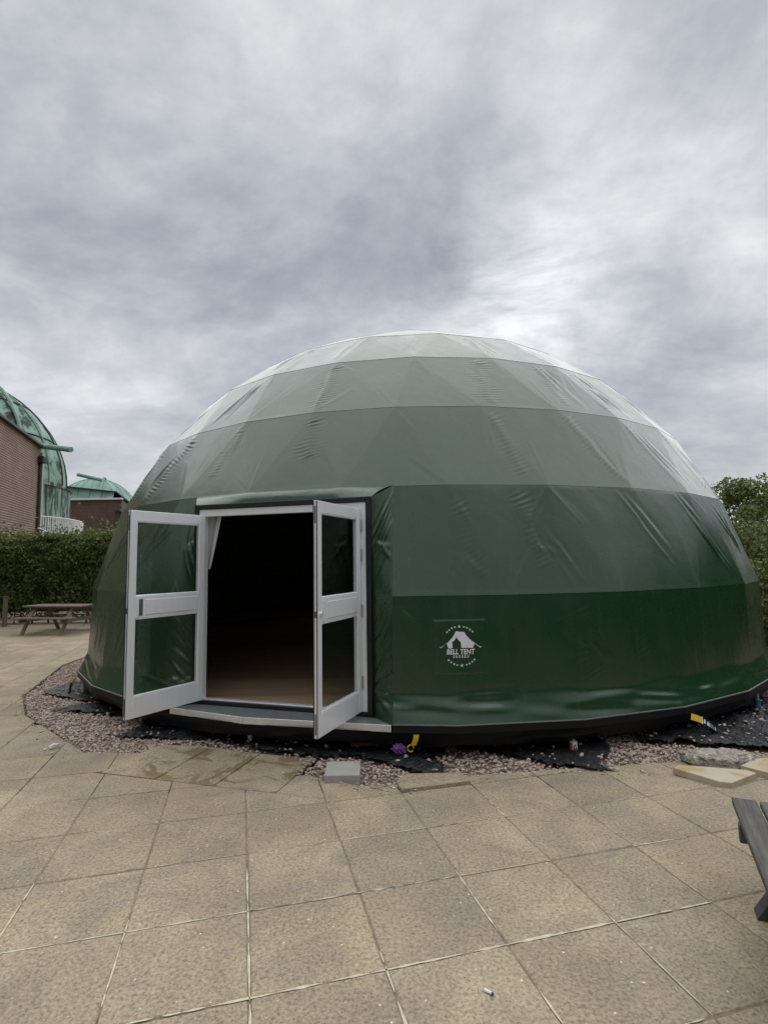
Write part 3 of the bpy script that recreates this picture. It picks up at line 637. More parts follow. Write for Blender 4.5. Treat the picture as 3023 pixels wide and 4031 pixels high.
# fabric surround stretched from the tent's seams to the door frame
def on_seam(az, p):
    p = np.asarray(p, float); out_ = np.zeros((len(p), 3)); el = p * RINGS[2][0]
    for k in (0, 1):
        e0, e1 = RINGS[k][0], RINGS[k + 1][0]; m = (el <= e1 + 1e-9) & (el >= e0 if k == 0 else el > e0 + 1e-9)
        if m.any(): out_[m] = surface(k, np.full(m.sum(), az), (el[m] - e0) / (e1 - e0))
    return out_
def patch(name, outer, inner, wr, flip=False, nq=26):
    n = len(outer); q = np.linspace(0, 1, nq); G = outer[None] * q[:, None, None] + inner[None] * (1 - q)[:, None, None]
    du_ = np.gradient(G, axis=0); dv_ = np.gradient(G, axis=1); nr = np.cross(du_, dv_); nr /= np.maximum(np.linalg.norm(nr, axis=2), 1e-9)[..., None]
    mid = G.reshape(-1, 3).mean(0); outd = np.array([dn[0], dn[1], 0.2]);
    if (nr.mean((0, 1)) * outd).sum() < 0: nr = -nr
    qq, pp = np.meshgrid(q, np.linspace(0, 1, n), indexing='ij'); G = G + nr * wr(qq, pp)[..., None]
    ii, jj = np.meshgrid(np.arange(n - 1), np.arange(nq - 1)); b0 = (jj * n + ii).ravel(); F = np.stack([b0, b0 + 1, b0 + n + 1, b0 + n], 1)
    return mesh(name, G.reshape(-1, 3), F, MT['pvc'], tent, smooth=True)
def side_wrinkles(seed, mirror=1):
    r = random.Random(seed); L_ = []
    for (p, am, sl, wd) in [(.97, .020, .20, .018), (.93, .024, .20, .02), (.88, .022, .22, .02), (.84, .018, .2, .02), (.71, .014, -.10, .02), (.66, .012, -.14, .02), (.50, .010, .16, .02), (.43, .012, .16, .018), (.36, .010, .18, .014), (.76, .012, .2, .015), (.57, .010, .2, .014), (.47, .012, .22, .013), (.33, .012, .16, .013), (.23, .013, .14, .014), (.16, .012, .13, .013), (.30, .012, .13, .018), (.26, .014, .10, .018), (.20, .013, .08, .016), (.13, .012, .07, .016), (.09, .016, -.06, .02), (.04, .02, -.10, .02)]:
        L_.append((p, am, sl + r.uniform(-.03, .03), wd, r.uniform(.45, 1.0), r.uniform(.3, .7)))
    def f(q, p):
        D = .006 * (fbm(q * 2, p * 9, 3, seed) - .5) + .018 * np.sin(math.pi * q) * np.clip(1 - p * 5, 0, 1)
        for (p0, am, sl, wd, ext, ctr) in L_:
            d = p - (p0 - sl * (1 - q) * .9); env = np.exp(-((q - ctr) / (.45 * ext)) ** 2) * np.clip(np.minimum(q, 1 - q) / .1, 0, 1)
            D = D + 1.25 * am * env * (np.exp(-(d / (wd * .7)) ** 2) - .5 * np.exp(-((d - 1.05 * wd) / (wd * .7)) ** 2))
        return D
    return f
pz = np.linspace(0, 1, 110)
inR = np.array([dp(HW, .012, ZB + q * (ZT - ZB)) for q in pz]); inL = np.array([dp(-HW, .012, ZB + q * (ZT - ZB)) for q in pz])
patch('door_surround_fabric', on_seam(AR, pz), inR, side_wrinkles(3))
patch('door_surround_fabric', on_seam(AL, pz), inL, side_wrinkles(8))
az = np.linspace(AL, AR, 120); outT = surface(1, az, np.ones(120)); inT = np.array([dp(-HW + 2 * HW * q, .012, ZT) for q in np.linspace(0, 1, 120)])
patch('door_canopy_fabric', outT, inT, lambda q, p: .035 * np.sin(math.pi * np.clip(q, 0, 1)) ** .8 * (.6 + .4 * np.sin(math.pi * p)) + .01 * (fbm(p * 14, q * 3, 3, 21) - .5) * np.sin(math.pi * q), nq=20)

# black hem trim with grey piping, and the black skirt under it
def polyring(rad_off, z, azs): 
    P = ring_pts(0, np.asarray(azs, float)); d = P[:, :2] - DC; l = np.linalg.norm(d, axis=1)[:, None]; Q = DC + d / l * (l + .088 + rad_off); return np.column_stack([Q, np.full(len(Q), z) if np.isscalar(z) else z])
corner = [.6 + 12 * i for i in range(0, 28)]; corner = [a for a in corner if a < 360 + AL]
azt = np.array([AR] + corner + [360 + AL])
def strip(name, prof, azs, m, smooth=False):
    rows = [polyring(o, z, azs) for o, z in prof]; n = len(azs); V = np.vstack(rows); F = [(r * n + i, r * n + i + 1, (r + 1) * n + i + 1, (r + 1) * n + i) for r in range(len(rows) - 1) for i in range(n - 1)]
    return mesh(name, V, F, m, tent, smooth)
strip('hem_trim', [(-.02, .312), (.016, .312), (.018, .246), (-.03, .243)], azt, MT['trim'])
strip('hem_piping', [(.006, .323), (.020, .321), (.0215, .3135), (.006, .3125)], azt, MT['piping'])
azs = np.concatenate([np.arange(-80, 80, .35), np.arange(80, 280.1, 4)]); nz = 16; rows = []
for q in range(nz):
    t = q / (nz - 1); zb2 = .125 + .035 * (fbm(azs * .22, azs * 0, 3, 31) - .5) * 2 - .02 * np.abs(np.sin(np.radians((azs - .6) * 15)))
    z = .252 * (1 - t) + zb2 * t; wv_ = .020 * (fbm(azs * .45 + t * 2.2, azs * 0 + t * 2.5, 4, 33) - .5) * 2 * (0.25 + t)
    rows.append(polyring(0, 0, azs)); d = rows[-1][:, :2] - DC; l = np.linalg.norm(d, axis=1)[:, None]; rows[-1][:, :2] = DC + d / l * (l + (-.016 - .055 * t ** 1.4 + wv_)[:, None] if False else l + (-.016 - .055 * t ** 1.4) + wv_[:, None]); rows[-1][:, 2] = z
n = len(azs); mesh('skirt', np.vstack(rows), [(r * n + i, r * n + i + 1, (r + 1) * n + i + 1, (r + 1) * n + i) for r in range(nz - 1) for i in range(n - 1)], MT['skirt'], tent, True)
# deck, laminate floor
dk = [tuple(p[:2]) for p in polyring(-.19, 0, np.arange(0, 360, 12) + .6)]
mb = MB(); mb.prism([(x, y) for x, y in dk], .16, .30); mb.build('deck', MT['trim'], tent)
fl = empty('floor', (0, 0, 0)); fl.parent = tent
pw_ = .19; a_ang = math.atan2(du[1], du[0]) + .32
for k in range(-28, 29):
    c = k * pw_; half = math.sqrt(max(.2, 5.49 ** 2 - (abs(c) + pw_ / 2) ** 2))
    o = MB().box(c - pw_ / 2 + .0012, c + pw_ / 2 - .0012, -half, half, .302, .318, .0015).build('plank', MT['floor'], fl, wcoords=False); o.rotation_euler = (0, 0, a_ang + math.pi / 2 + .0)
# door threshold step following the edge of the deck
sa = [-30.0, -20.3, -5.45]
fr_ = [(DC[0] + 5.845 * math.sin(math.radians(a)), DC[1] - 5.845 * math.cos(math.radians(a))) for a in sa]
bk = [dp(1.12, .055, 0)[:2], dp(-1.0, .055, 0)[:2]]
mb = MB(); mb.prism(fr_ + bk, .303, .3095, .001); st_ = mb.build('step', MT['tread'], tent)
for a, b in ((fr_[0], fr_[1]), (fr_[1], fr_[2])):
    a = np.array(a); b = np.array(b); d = (b - a) / np.linalg.norm(b - a); a2 = a + d * .0015; b2 = b - d * .0015
    MB().bar((*a2, .279), (*b2, .279), .012, .064, bev=.002).build('step_nosing', MT['step'], st_)

# door frame
def dbox(mb, x0, x1, o0, o1, z0, z1, bev=.003): return mb.box(x0, x1, o0, o1, z0, z1, bev, DM)
mb = MB(); dbox(mb, -1.057, -1.001, -.05, .045, .30, 2.507); dbox(mb, 1.001, 1.057, -.05, .045, .30, 2.507); dbox(mb, -1.001, 1.001, -.05, .044, 2.452, 2.506); dbox(mb, -1.001, 1.001, -.05, .044, .301, .349)
mb.build('frame_border', MT['blackframe'], tent)
mb = MB(); dbox(mb, -1.0, -.925, -.04, .03, .35, 2.451); dbox(mb, .925, 1.0, -.04, .03, .35, 2.451); dbox(mb, -.925, .925, -.04, .029, 2.372, 2.45)
df = mb.build('door_frame', MT['alu'], tent)
mb = MB(); dbox(mb, -.925, .925, -.04, .029, .350, .366); mb.build('threshold', MT['step'], tent)
# leaves
def leaf(hx, tip, side):
    """side +1: right leaf"""
    h = np.array(dp(hx, .045, 0)[:2]); d = np.array(tip) - h; d /= np.linalg.norm(d); nrm = np.array([-d[1], d[0]])     # faces the other leaf / camera
    M = Matrix(((d[0], nrm[0], 0, h[0]), (d[1], nrm[1], 0, h[1]), (0, 0, 1, .358), (0, 0, 0, 1)))
    W, H, T = .905, 2.022, .045
    mb = MB(); sw = .072; B = lambda m, x0, x1, z0, z1, y0=-T / 2, y1=T / 2, bev=.003: m.box(x0, x1, y0, y1, z0, z1, bev, M)
    B(mb, 0, sw, 0, H); B(mb, W - sw, W, 0, H)
    for z0, z1 in ((0, .20), (.955, 1.17), (H - .105, H)): B(mb, sw + .0005, W - sw - .0005, z0, z1, -T / 2 + .001, T / 2 - .001)
    lf = mb.build('door_leaf', MT['alu'], tent)
    for z0, z1 in ((.20, .955), (1.17, H - .105)):
        m2 = MB(); B(m2, sw - .005, W - sw + .005, z0 - .005, z1 + .005, -.004, .004, 0); m2.build('pane', MT['glass'], lf)
        m3 = MB(); x0, x1 = sw, W - sw; b = .013
        for yy in (-1, 1):
            y0, y1 = (.006, T / 2 - .002) if yy > 0 else (-T / 2 + .002, -.006)
            for (p, q, r, s) in ((x0, x0 + b, z0, z1), (x1 - b, x1, z0, z1), (x0 + b, x1 - b, z0, z0 + b), (x0 + b, x1 - b, z1 - b, z1)): B(m3, p + .0004, q - .0004, r + .0004, s - .0004, y0, y1, .006)
        m3.build('glazing_bead', MT['alu'], lf)
    for yy in (-1, 1):
        y0, y1 = (T / 2 - .0005, T / 2 + .006) if yy > 0 else (-T / 2 - .006, -T / 2 + .0005)
        m4 = MB(); B(m4, sw + .02, W - sw - .115, .985, 1.135, y0, y1, .003); m4.build('mid_panel', MT['alu'], lf)
        y0, y1 = (T / 2 - .0005, T / 2 + .002) if yy > 0 else (-T / 2 - .002, -T / 2 + .0005)
        m5 = MB(); B(m5, W - sw - .085, W - sw - .042, .978, 1.142, y0, y1, .0005); m5.build('pull_recess', MT['slot'] if side < 0 else MT['liner'], lf)
        m6 = MB(); B(m6, W - sw - .040, W - sw - .018, .972, 1.148, y0, y1 + .003 * yy if yy > 0 else y1, .001); m6.build('pull_lip', MT['alu'], lf)
    m7 = MB()
    for yy in (-1, 1): B(m7, W - .0005, W + .004, .002, H - .002, yy * .0165 - .0045, yy * .0165 + .0045, .001)
    m7.build('gasket', MT['gasket'], lf)
    for (a_, b_, c_) in ((1.005, 1.06, .009), (.03, .20, .006), (H - .2, H - .05, .006)): m8 = MB(); B(m8, W - .0002, W + .0015, a_, b_, -c_, c_, 0); m8.build('lock_plate', MT['slot'], lf)
    if side > 0:
        for yy in (-1, 1):
            m9 = MB(); c = M @ Vector((W - .055, yy * (T / 2), 1.035)); e = M @ Vector((W - .055, yy * (T / 2 + .02), 1.035)); m9.tube([c, e], [.022, .018], 14); m9.build('lock_cylinder', MT['step'], lf)
    for f in (.085, .235, .51, .86):
        z = H * (1 - f); c = M @ Vector((-.012, -side * -.012, 0))
        mh = MB(); p0 = M @ Vector((-.008, .028 * side, z - .06)); p1 = M @ Vector((-.008, .028 * side, z + .06)); mh.tube([p0, p1], .0095, 10)
        mh.build('hinge', MT['steel'], lf)
    return lf
leaf(.925, (-.577, 4.807), 1); leaf(-.925, (-2.496, 5.417), -1)
# white curtain edge drawn back inside the left jamb
V = []
for q in range(13):
    t = q / 12; z = 2.40 - .62 * t
    for p in range(9):
        u_ = p / 8; x = -1.0 + (.215 * (1 - t) + .06 * t) * u_; V.append(dp(x, -.10 + .022 * math.sin(u_ * 9 + t) * (1 - .5 * t), z))
mesh('curtain', V, [(9 * i + k, 9 * i + k + 1, 9 * i + k + 10, 9 * i + k + 9) for i in range(12) for k in range(8)], MT['liner'], tent, True)

# printed badge
LAZ, LEL = 1.2, 7.05
def on_band(x, y, off):
    x = np.asarray(x, float); y = np.asarray(y, float); az = LAZ + x / (MPD * math.cos(math.radians(LEL))); t = (LEL + y / MPD) / RINGS[1][0]
    return surface(0, az, t, off)
gx, gy = np.meshgrid(np.linspace(-.27, .26, 40), np.linspace(-.27, .26, 40)); wq = .004 * fbm(gx * 9 + gy * 4, gy * 16, 4, 41)
edge = np.minimum(np.minimum(gx + .27, .26 - gx), np.minimum(gy + .27, .26 - gy))
V = on_band(gx.ravel(), gy.ravel(), np.where(edge.ravel() < 1e-6, -.002, .003) + 0 * gx.ravel() + (wq.ravel() - .002) * np.clip(edge.ravel() / .03, 0, 1) * np.clip((np.hypot(gx, gy).ravel() - .12) / .1, 0.15, 1))
b0 = (np.arange(39)[:, None] * 40 + np.arange(39)).ravel(); badge = mesh('badge_patch', V, np.stack([b0, b0 + 1, b0 + 41, b0 + 40], 1), MT['pvc'], tent, True)
S_ = .000406
def zp(x, y): return ((x - 810) * S_, (868 - y) * S_)
def decal(name, polys, m, parent, off=.0075):
    V = []; F = []
    for p in polys:
        b = len(V); V += p; F.append(tuple(range(b, b + len(p))))
    V = np.array(V); return mesh(name, on_band(V[:, 0], V[:, 1], np.full(len(V), off)), F, m, parent)
tl1 = [(710, 515), (712, 640), (700, 685), (660, 735), (608, 772), (617, 840), (610, 915), (515, 915), (487, 825), (470, 805), (335, 912), (312, 880), (322, 872), (338, 893), (500, 785), (600, 690), (665, 600)]
tr1 = [(712, 640), (710, 515), (800, 530), (912, 538), (950, 612), (1050, 720), (1150, 795), (1290, 893), (1300, 872), (1312, 880), (1293, 915), (1145, 812), (1110, 912), (985, 910), (935, 815), (975, 908), (830, 910), (820, 840), (822, 782), (770, 730), (730, 680)]
def star(cx, cy, r): return [zp(cx + (r if k % 2 == 0 else r * .45) * math.sin(math.pi * k / 5), cy - (r if k % 2 == 0 else r * .45) * math.cos(math.pi * k / 5)) for k in range(10)][::-1]
for p in (tl1, tr1): decal('badge_tent_print', [[zp(*q) for q in p]], MT['logo'], badge)
for (x, y, r) in [(494, 537, 31), (550, 490, 29), (615, 445, 31), (687, 422, 29), (792, 410, 43), (907, 420, 30), (980, 445, 29), (1048, 487, 30), (1108, 532, 31), (515, 1187, 32), (572, 1235, 30), (643, 1277, 31), (717, 1300, 28), (827, 1312, 44), (942, 1297, 29), (1013, 1273, 30), (1080, 1228, 30), (1135, 1182, 31)]:
    decal('badge_star', [star(x, y, r)], MT['logo'], badge)
def text_mesh(body, size, space=1.0, shear=0.0, bold=0.0):
    c = bpy.data.curves.new('t', 'FONT'); c.body = body; c.size = size; c.space_character = space; c.shear = shear; c.offset = bold; c.resolution_u = 3; c.fill_mode = 'FRONT'
    o = bpy.data.objects.new('t', c); COL.objects.link(o); dg = bpy.context.evaluated_depsgraph_get(); me = o.evaluated_get(dg).to_mesh()
    V = np.array([v.co[:] for v in me.vertices]); F = [tuple(p.vertices) for p in me.polygons]; bpy.data.objects.remove(o); bpy.data.curves.remove(c); return V, F
def lettering(name, body, x0, x1, y0, y1, **kw):
    V, F = text_mesh(body, 1.0, **kw); mn, mx = V.min(0), V.max(0); X = x0 + (V[:, 0] - mn[0]) / (mx[0] - mn[0]) * (x1 - x0); Y = y1 - (V[:, 1] - mn[1]) / (mx[1] - mn[1]) * (y1 - y0)
    q = np.array([zp(a, b) for a, b in zip(X, Y)]); return mesh(name, on_band(q[:, 0], q[:, 1], np.full(len(q), .0075)), F, MT['logo'], badge)
lettering('badge_lettering', 'BELL TENT', 472, 1152, 935, 1056, shear=.14, bold=.028)
lettering('badge_lettering', 'SUSSEX', 620, 1016, 1072, 1137, shear=.14, bold=.022, space=1.55)

# adjustable support legs under the deck
def support(x, y, kind):
    e = MB(); e.tube([(x, y, -.02), (x, y, .20)], .019, 12); e.add(*(lambda m: (m.V, m.F))(MB().box(x - .05, x + .05, y - .05, y + .05, -.024, -.014, .002)))
    lg = e.build('support_leg', MT['steel'], tent)
    if kind == 'plain': MB().tube([(x, y, .055), (x, y, .13)], .029, 14).build('sleeve', MT['step'], lg); MB().tube([(x, y, .02), (x, y, .054)], .022, 14).build('collar', MT['white'], lg)
    if kind == 'blue': MB().tube([(x, y, .03), (x, y, .13)], .032, 14).build('sleeve', MT['blue'], lg)
    if kind == 'six':
        MB().tube([(x, y, .0), (x, y, .088)], .036, 18).build('sleeve', MT['white'], lg)
        mb = MB(); th0 = math.atan2(-y, -x); V = []; n = 8
        for q in range(n + 1):
            th = th0 - .25 - .95 * q / n
            for z in (.004, .084): V.append((x + .0368 * math.cos(th), y + .0368 * math.sin(th), z))
        mb.add(V, [(2 * q, 2 * q + 2, 2 * q + 3, 2 * q + 1) for q in range(n)]); mb.build('orange_label', MT['red'], lg)
        V, F = text_mesh('6', 1.0, bold=.03); mn, mx = V.min(0), V.max(0); s = .062 / (mx[1] - mn[1])
        W_ = []
        for v in V:
            th = th0 + .42 + ((v[0] - (mn[0] + mx[0]) / 2) * s) / .037; W_.append((x + .0372 * math.cos(th), y + .0372 * math.sin(th), .012 + (v[1] - mn[1]) * s))
        mesh('numeral', W_, F, MT['black'], lg)
support(-1.41, 5.82, 'plain'); support(1.79, 5.44, 'six'); support(4.44, 6.73, 'blue'); support(-4.40, 8.12, 'plain'); support(.2, 5.75, 'plain'); support(-2.9, 6.65, 'plain')

# ------------------------------------------------------------------ weed membrane sheets lying on the gravel
def membrane(poly, label, seed, h=.030, lift=.001, stones_n=0):
    P = np.array(poly); mn = P.min(0) - .03; mx = P.max(0) + .03; st = .014
    xs = np.arange(mn[0], mx[0], st); ys = np.arange(mn[1], mx[1], st); X, Y = np.meshgrid(xs, ys)
    wx = X + .20 * (fbm(X * 3.6, Y * 3.6, 5, seed) - .5); wy = Y + .20 * (fbm(X * 3.6 + 5, Y * 3.6, 5, seed + 1) - .5)
    ins = inside(np.stack([wx.ravel(), wy.ravel()], 1), poly).reshape(X.shape)
    ang = .3 + .8 * fbm(X * .8, Y * .8, 2, seed + 2); c_, s_ = np.cos(ang), np.sin(ang)
    a = fbm((X * c_ + Y * s_) * 3.0, (-X * s_ + Y * c_) * 11.0, 4, seed + 3); b = fbm(X * 5, Y * 5, 4, seed + 4)
    Z = gravel_z(X, Y) + lift + h * (1 - np.abs(2 * a - 1)) ** 2.2 + h * .7 * (b - .35) + .010 * (fbm(X * 28, Y * 28, 2, seed + 5) - .5)
    idx = -np.ones(X.size, int); I = np.arange(X.size).reshape(X.shape)
    q = ins[:-1, :-1] & ins[1:, :-1] & ins[:-1, 1:] & ins[1:, 1:]
    F = np.stack([I[:-1, :-1][q], I[:-1, 1:][q], I[1:, 1:][q], I[1:, :-1][q]], 1); used = np.unique(F); idx[used] = np.arange(len(used))
    V = np.stack([X.ravel(), Y.ravel(), Z.ravel()], 1)[used]; F = idx[F]; c = V.mean(0); c[2] = 0
    o = mesh('weed_membrane', V - c, F, MT['membrane'], smooth=True); o.location = c
    tag(o, label, 'weed membrane', 'weed membrane sheets round the tent'); return o, V
SH = []
SH.append(membrane(MP[0], 'long crumpled black weed membrane along the paving before the door', 3))
SH.append(membrane(MP[1], 'torn black weed membrane at the left foot of the tent', 13))
SH.append(membrane(MP[2], 'black weed membrane flap round the numbered support leg', 23))
SH.append(membrane(MP[3], 'wide wrinkled black weed membrane at the right edge of the gravel', 33, .05, .01))
PP = []; ZZ = []
for (o, V), n in zip(SH, (70, 60, 45, 130)):
    k_ = rng.choice(len(V), n); dd_ = V[k_]; gd_ = np.hypot(dd_[:, 0] - DC[0], dd_[:, 1] - DC[1]); dd_ = dd_[gd_ > 5.55]; PP.append(dd_[:, :2]); ZZ.append(dd_[:, 2] + .002)
o = stones('scattered_stones', np.vstack(PP), .020, np.concatenate(ZZ), MT['stone']); tag(o, 'loose gravel stones scattered over the black membrane', 'stones', kind='stuff')

# ------------------------------------------------------------------ loose things round the foot of the tent
def place(name, mb, m, loc, label, cat, rot=(0, 0, 0), group=None, smooth=False):
    o = mb.build(name, m, None, smooth); o.location = loc; o.rotation_euler = rot; tag(o, label, cat, group); return o
place('concrete_block', MB().box(-.148, .148, -.145, .145, -.04, .055, .004), MT['concrete'], (-.385, 4.90, .012), 'pale grey concrete block lying at the edge of the gravel', 'block', (math.radians(2.5), 0, math.radians(1.5)))
place('paving_offcut', MB().prism([(-.30, .06), (-.06, -.20), (.02, -.22), (.34, -.04), (.30, .02), (-.22, .12)], -.028, .026, .004), MT['tanslab'], (2.72, 4.76, .028), 'orange stained sandstone offcut propped on the gravel edge', 'slab', (math.radians(3), math.radians(1), 0))
place('paving_offcut', MB().prism([(-.20, .02), (.0, -.20), (.35, -.12), (.35, .20), (.02, .16)], -.028, .026, .004), MT['tanslab'], (3.22, 4.84, .03), 'cream sandstone offcut cut off by the right edge of the picture', 'slab', (math.radians(2), 0, 0))
bm = bmesh.new(); bmesh.ops.create_icosphere(bm, subdivisions=5, radius=1.0)
for v in bm.verts:
    p = v.co.copy(); r = 1 + .45 * (fbm(p.x * 1.7 + 4, p.y * 1.7, 3, 51) - .5) + .22 * (fbm(p.x * 7 + 9, p.y * 5, 3, 52) - .5) * 1.6 + .10 * (fbm(p.x * 19, p.y * 13, 2, 53) - .5)
    v.co = Vector((p.x * r * .31, p.y * r * .17, max(-.03, (1 if p.z > 0 else .6) * math.copysign(abs(p.z) ** .55, p.z) * r * .072)))
me = bpy.data.meshes.new('rubble_lump'); bm.to_mesh(me); bm.free(); me.materials.append(MT['rubble']); o = link('rubble_lump', me); o.location = (2.98, 5.06, .035); o.rotation_euler = (0, 0, .05); tag(o, 'flat lump of rough broken concrete on the pink gravel', 'rubble')
place('timber_offcut', MB().bar((-.16, 0, 0), (.16, .02, 0), .07, .06, bev=.004), MT['block'], (-.20, 5.60, .055), 'brown timber offcut lying in shade under the doorway', 'timber')
# webbing straps
def ribbon(pts, w, side, th=.003):
    V = []; sd = Vector(side).normalized()
    for p in pts: p = Vector(p); V += [p - sd * w / 2, p + sd * w / 2]
    n = len(pts); up = (Vector(pts[-1]) - Vector(pts[0])).cross(sd).normalized() * th; V += [v + up for v in V]
    F = [(2 * i, 2 * i + 1, 2 * i + 3, 2 * i + 2) for i in range(n - 1)] + [(2 * n + 2 * i + 2, 2 * n + 2 * i + 3, 2 * n + 2 * i + 1, 2 * n + 2 * i) for i in range(n - 1)]
    F += [(2 * i, 2 * i + 2, 2 * n + 2 * i + 2, 2 * n + 2 * i) for i in range(n - 1)] + [(2 * i + 1, 2 * n + 2 * i + 1, 2 * n + 2 * i + 3, 2 * i + 3) for i in range(n - 1)]
    F += [(0, 2 * n, 2 * n + 1, 1), (2 * n - 2, 2 * n - 1, 4 * n - 1, 4 * n - 2)]
    m = MB(); m.add(V, F); return m
e = empty('tie_down_strap', (.24, 5.28, 0)); tag(e, 'short yellow tie-down strap with hook below the tent beside the step', 'strap'); TS = e
ribbon([(.270, 5.262, .243), (.262, 5.262, .20), (.240, 5.27, .145)], .05, (1, -.05, 0)).build('webbing', MT['yellow'], e)
MB().tube([(.215 + .028 * math.cos(q), 5.285, .115 + .03 * math.sin(q)) for q in np.linspace(0, 5.6, 14)], .006, 8).build('hook', MT['yellow'], e); TS.location = (.24, 5.28 - .06, 0)
bm = bmesh.new(); bmesh.ops.create_icosphere(bm, subdivisions=4, radius=1.0)
def crumple(sx, sy, sz, seed):
    bm = bmesh.new(); bmesh.ops.create_icosphere(bm, subdivisions=4, radius=1.0)
    for v in bm.verts:
        p = v.co.copy(); r = 1 + .55 * (fbm(p.x * 2.2 + 3, p.y * 2.2 + p.z * 2, 3, seed) - .5) - .25 * abs(math.sin(5 * p.x + 4 * p.z + seed))
        v.co = Vector((p.x * r * sx, p.y * r * sy, p.z * r * sz))
    me = bpy.data.meshes.new('cloth'); bm.to_mesh(me); bm.free(); me.materials.append(MT['purple']); me.polygons.foreach_set('use_smooth', np.ones(len(me.polygons), bool)); return me
bm.free()
o = link('purple_cloth', crumple(.085, .06, .062, 61)); o.location = (.115, 5.33, .075); tag(o, 'purple cloth wrapped round a strap anchor beside the step', 'cloth')
o = link('purple_cloth', crumple(.07, .05, .05, 66)); o.location = (-2.52, 6.42, .05); tag(o, 'scrap of purple cloth under the left door leaf', 'cloth')
e = empty('ratchet_strap', (3.16, 5.95, 0)); tag(e, 'yellow ratchet strap with metal buckle on the right of the tent', 'strap'); RS = e
ax_ = (.75, .55, -.35)
ribbon([(2.98, 5.80, .235), (3.06, 5.84, .205), (3.13, 5.875, .172)], .075, (.35, .5, .5)).build('webbing', MT['yellow'], e)
bd = Vector((.30, .10, -.20)).normalized(); s0 = Vector((3.13, 5.875, .172)); sd = Vector((.35, .5, .5)); sd = (sd - bd * sd.dot(bd)).normalized()
for s in (-1, 1): MB().bar(s0 + sd * .034 * s, s0 + sd * .034 * s + bd * .20, .007, .045, bd.cross(sd), .001).build('side_plate', MT['black'], e)
for t in (.0, .035, .085, .14, .195): MB().tube([s0 + bd * t - sd * .040, s0 + bd * t + sd * .040], .013 if t in (.035, .085) else .008, 10).build('spindle', MT['steel'], e)
MB().bar(s0 + bd * .10, s0 + bd * .16, .062, .02, bd.cross(sd), .002).build('handle', MT['steel'], e)
ribbon([s0 + bd * .19, s0 + bd * .24 + Vector((0, 0, -.02)), s0 + bd * .28 + Vector((.01, .01, -.09))], .045, sd).build('tail', MT['black'], e); RS.location = (3.16 + .07, 5.95 - .15, .01)
e = empty('tie_down_strap', (-2.76, 6.10, 0)); tag(e, 'yellow tie-down strap end showing behind the left door leaf', 'strap')
ribbon([(-2.905, 6.30, .30), (-2.88, 6.29, .25), (-2.86, 6.28, .20)], .05, (.9, -.4, 0)).build('webbing', MT['yellow'], e)
e = empty('tie_down_strap', (-4.40, 8.0, 0)); tag(e, 'small yellow tie-down hook at the far left foot of the tent', 'strap')
MB().tube([(-4.52, 8.06, .16), (-4.50, 8.05, .20), (-4.46, 8.04, .24)], .014, 8).build('webbing', MT['yellow'], e); MB().bar((-4.53, 8.06, .17), (-4.56, 8.05, -.01), .03, .03, bev=.003).build('ratchet', MT['black'], e)
# cigarette end and pebbles on the paving
e = empty('cigarette_end', (.42, 2.50, 0)); tag(e, 'crushed white cigarette end on the paving in the foreground', 'cigarette end')
MB().tube([(.402, 2.513, .007), (.415, 2.503, .0075), (.428, 2.494, .007)], [.0075, .006, .0065], 10).build('paper', MT['white'], e); MB().tube([(.4285, 2.4935, .007), (.434, 2.489, .006)], [.006, .0045], 8).build('burnt_tip', MT['black'], e)
for (x, y, s, lb) in ((-3.37, 5.72, .055, 'largest pale pebble loose on the paving left of the gravel'), (-3.30, 5.56, .032, 'small pale pebble beside the largest one on the paving'), (-3.44, 5.68, .03, 'small grey pebble touching the largest one on the paving')):
    o = stones('pebble', np.array([[0.0, 0.0]]), s, 0.0, MT['palestone']); o.location = (x, y, .002); tag(o, lb, 'pebble', 'pebbles loose on the paving')

# ------------------------------------------------------------------ picnic tables
def picnic(loc, rz, label, mt, mz, Lg=1.75, planks=5):
    e = empty('picnic_table', loc, rz); tag(e, label, 'picnic table', 'wooden picnic tables')
    B = lambda nm, mb, m: mb.build(nm, m, e, wcoords=False)
    w = .76 / planks
    for k in range(planks): y = -.38 + w * (k + .5); B('top_plank', MB().box(-Lg / 2 + random.uniform(-.01, .01), Lg / 2 + random.uniform(-.01, .01), y - w / 2 + .005, y + w / 2 - .005, .715, .755, .004), mt)
    for s in (-1, 1):
        for k in range(2): y = s * (.50 + .135 * k + .06); B('seat_plank', MB().box(-Lg / 2 + random.uniform(-.006, .006), Lg / 2 + random.uniform(-.006, .006), y - .06, y + .06, .425, .46, .004), mt)
    for s in (-1, 1):
        x = s * (Lg / 2 - .30)
        for q in (-1, 1): B('leg', MB().bar((x, q * .70, -.01), (x, q * .24, .714), .045, .095, (1, 0, 0), .003), mz)
        B('support_beam', MB().box(x + s * .046 - .022, x + s * .046 + .022, -.76, .76, .33, .424, .003), mt); B('top_batten', MB().box(x + s * .046 - .022, x + s * .046 + .022, -.36, .36, .63, .714, .003), mt)
        B('brace', MB().bar((x - s * .03, 0, .40), (s * .12, 0, .70), .04, .07, (0, 1, 0), .003), mt)
    return e
picnic((-9.08, 15.45, 0), math.radians(-8), 'weathered brown picnic table standing before the hedge', MT['oldwood'], MT['oldwoodz'])
picnic((2.285, 2.15, 0), math.atan2(-.908, -.418), 'dark grey picnic table cut off by the right edge of the picture', MT['greywood'], MT['greywoodz'], 1.8)

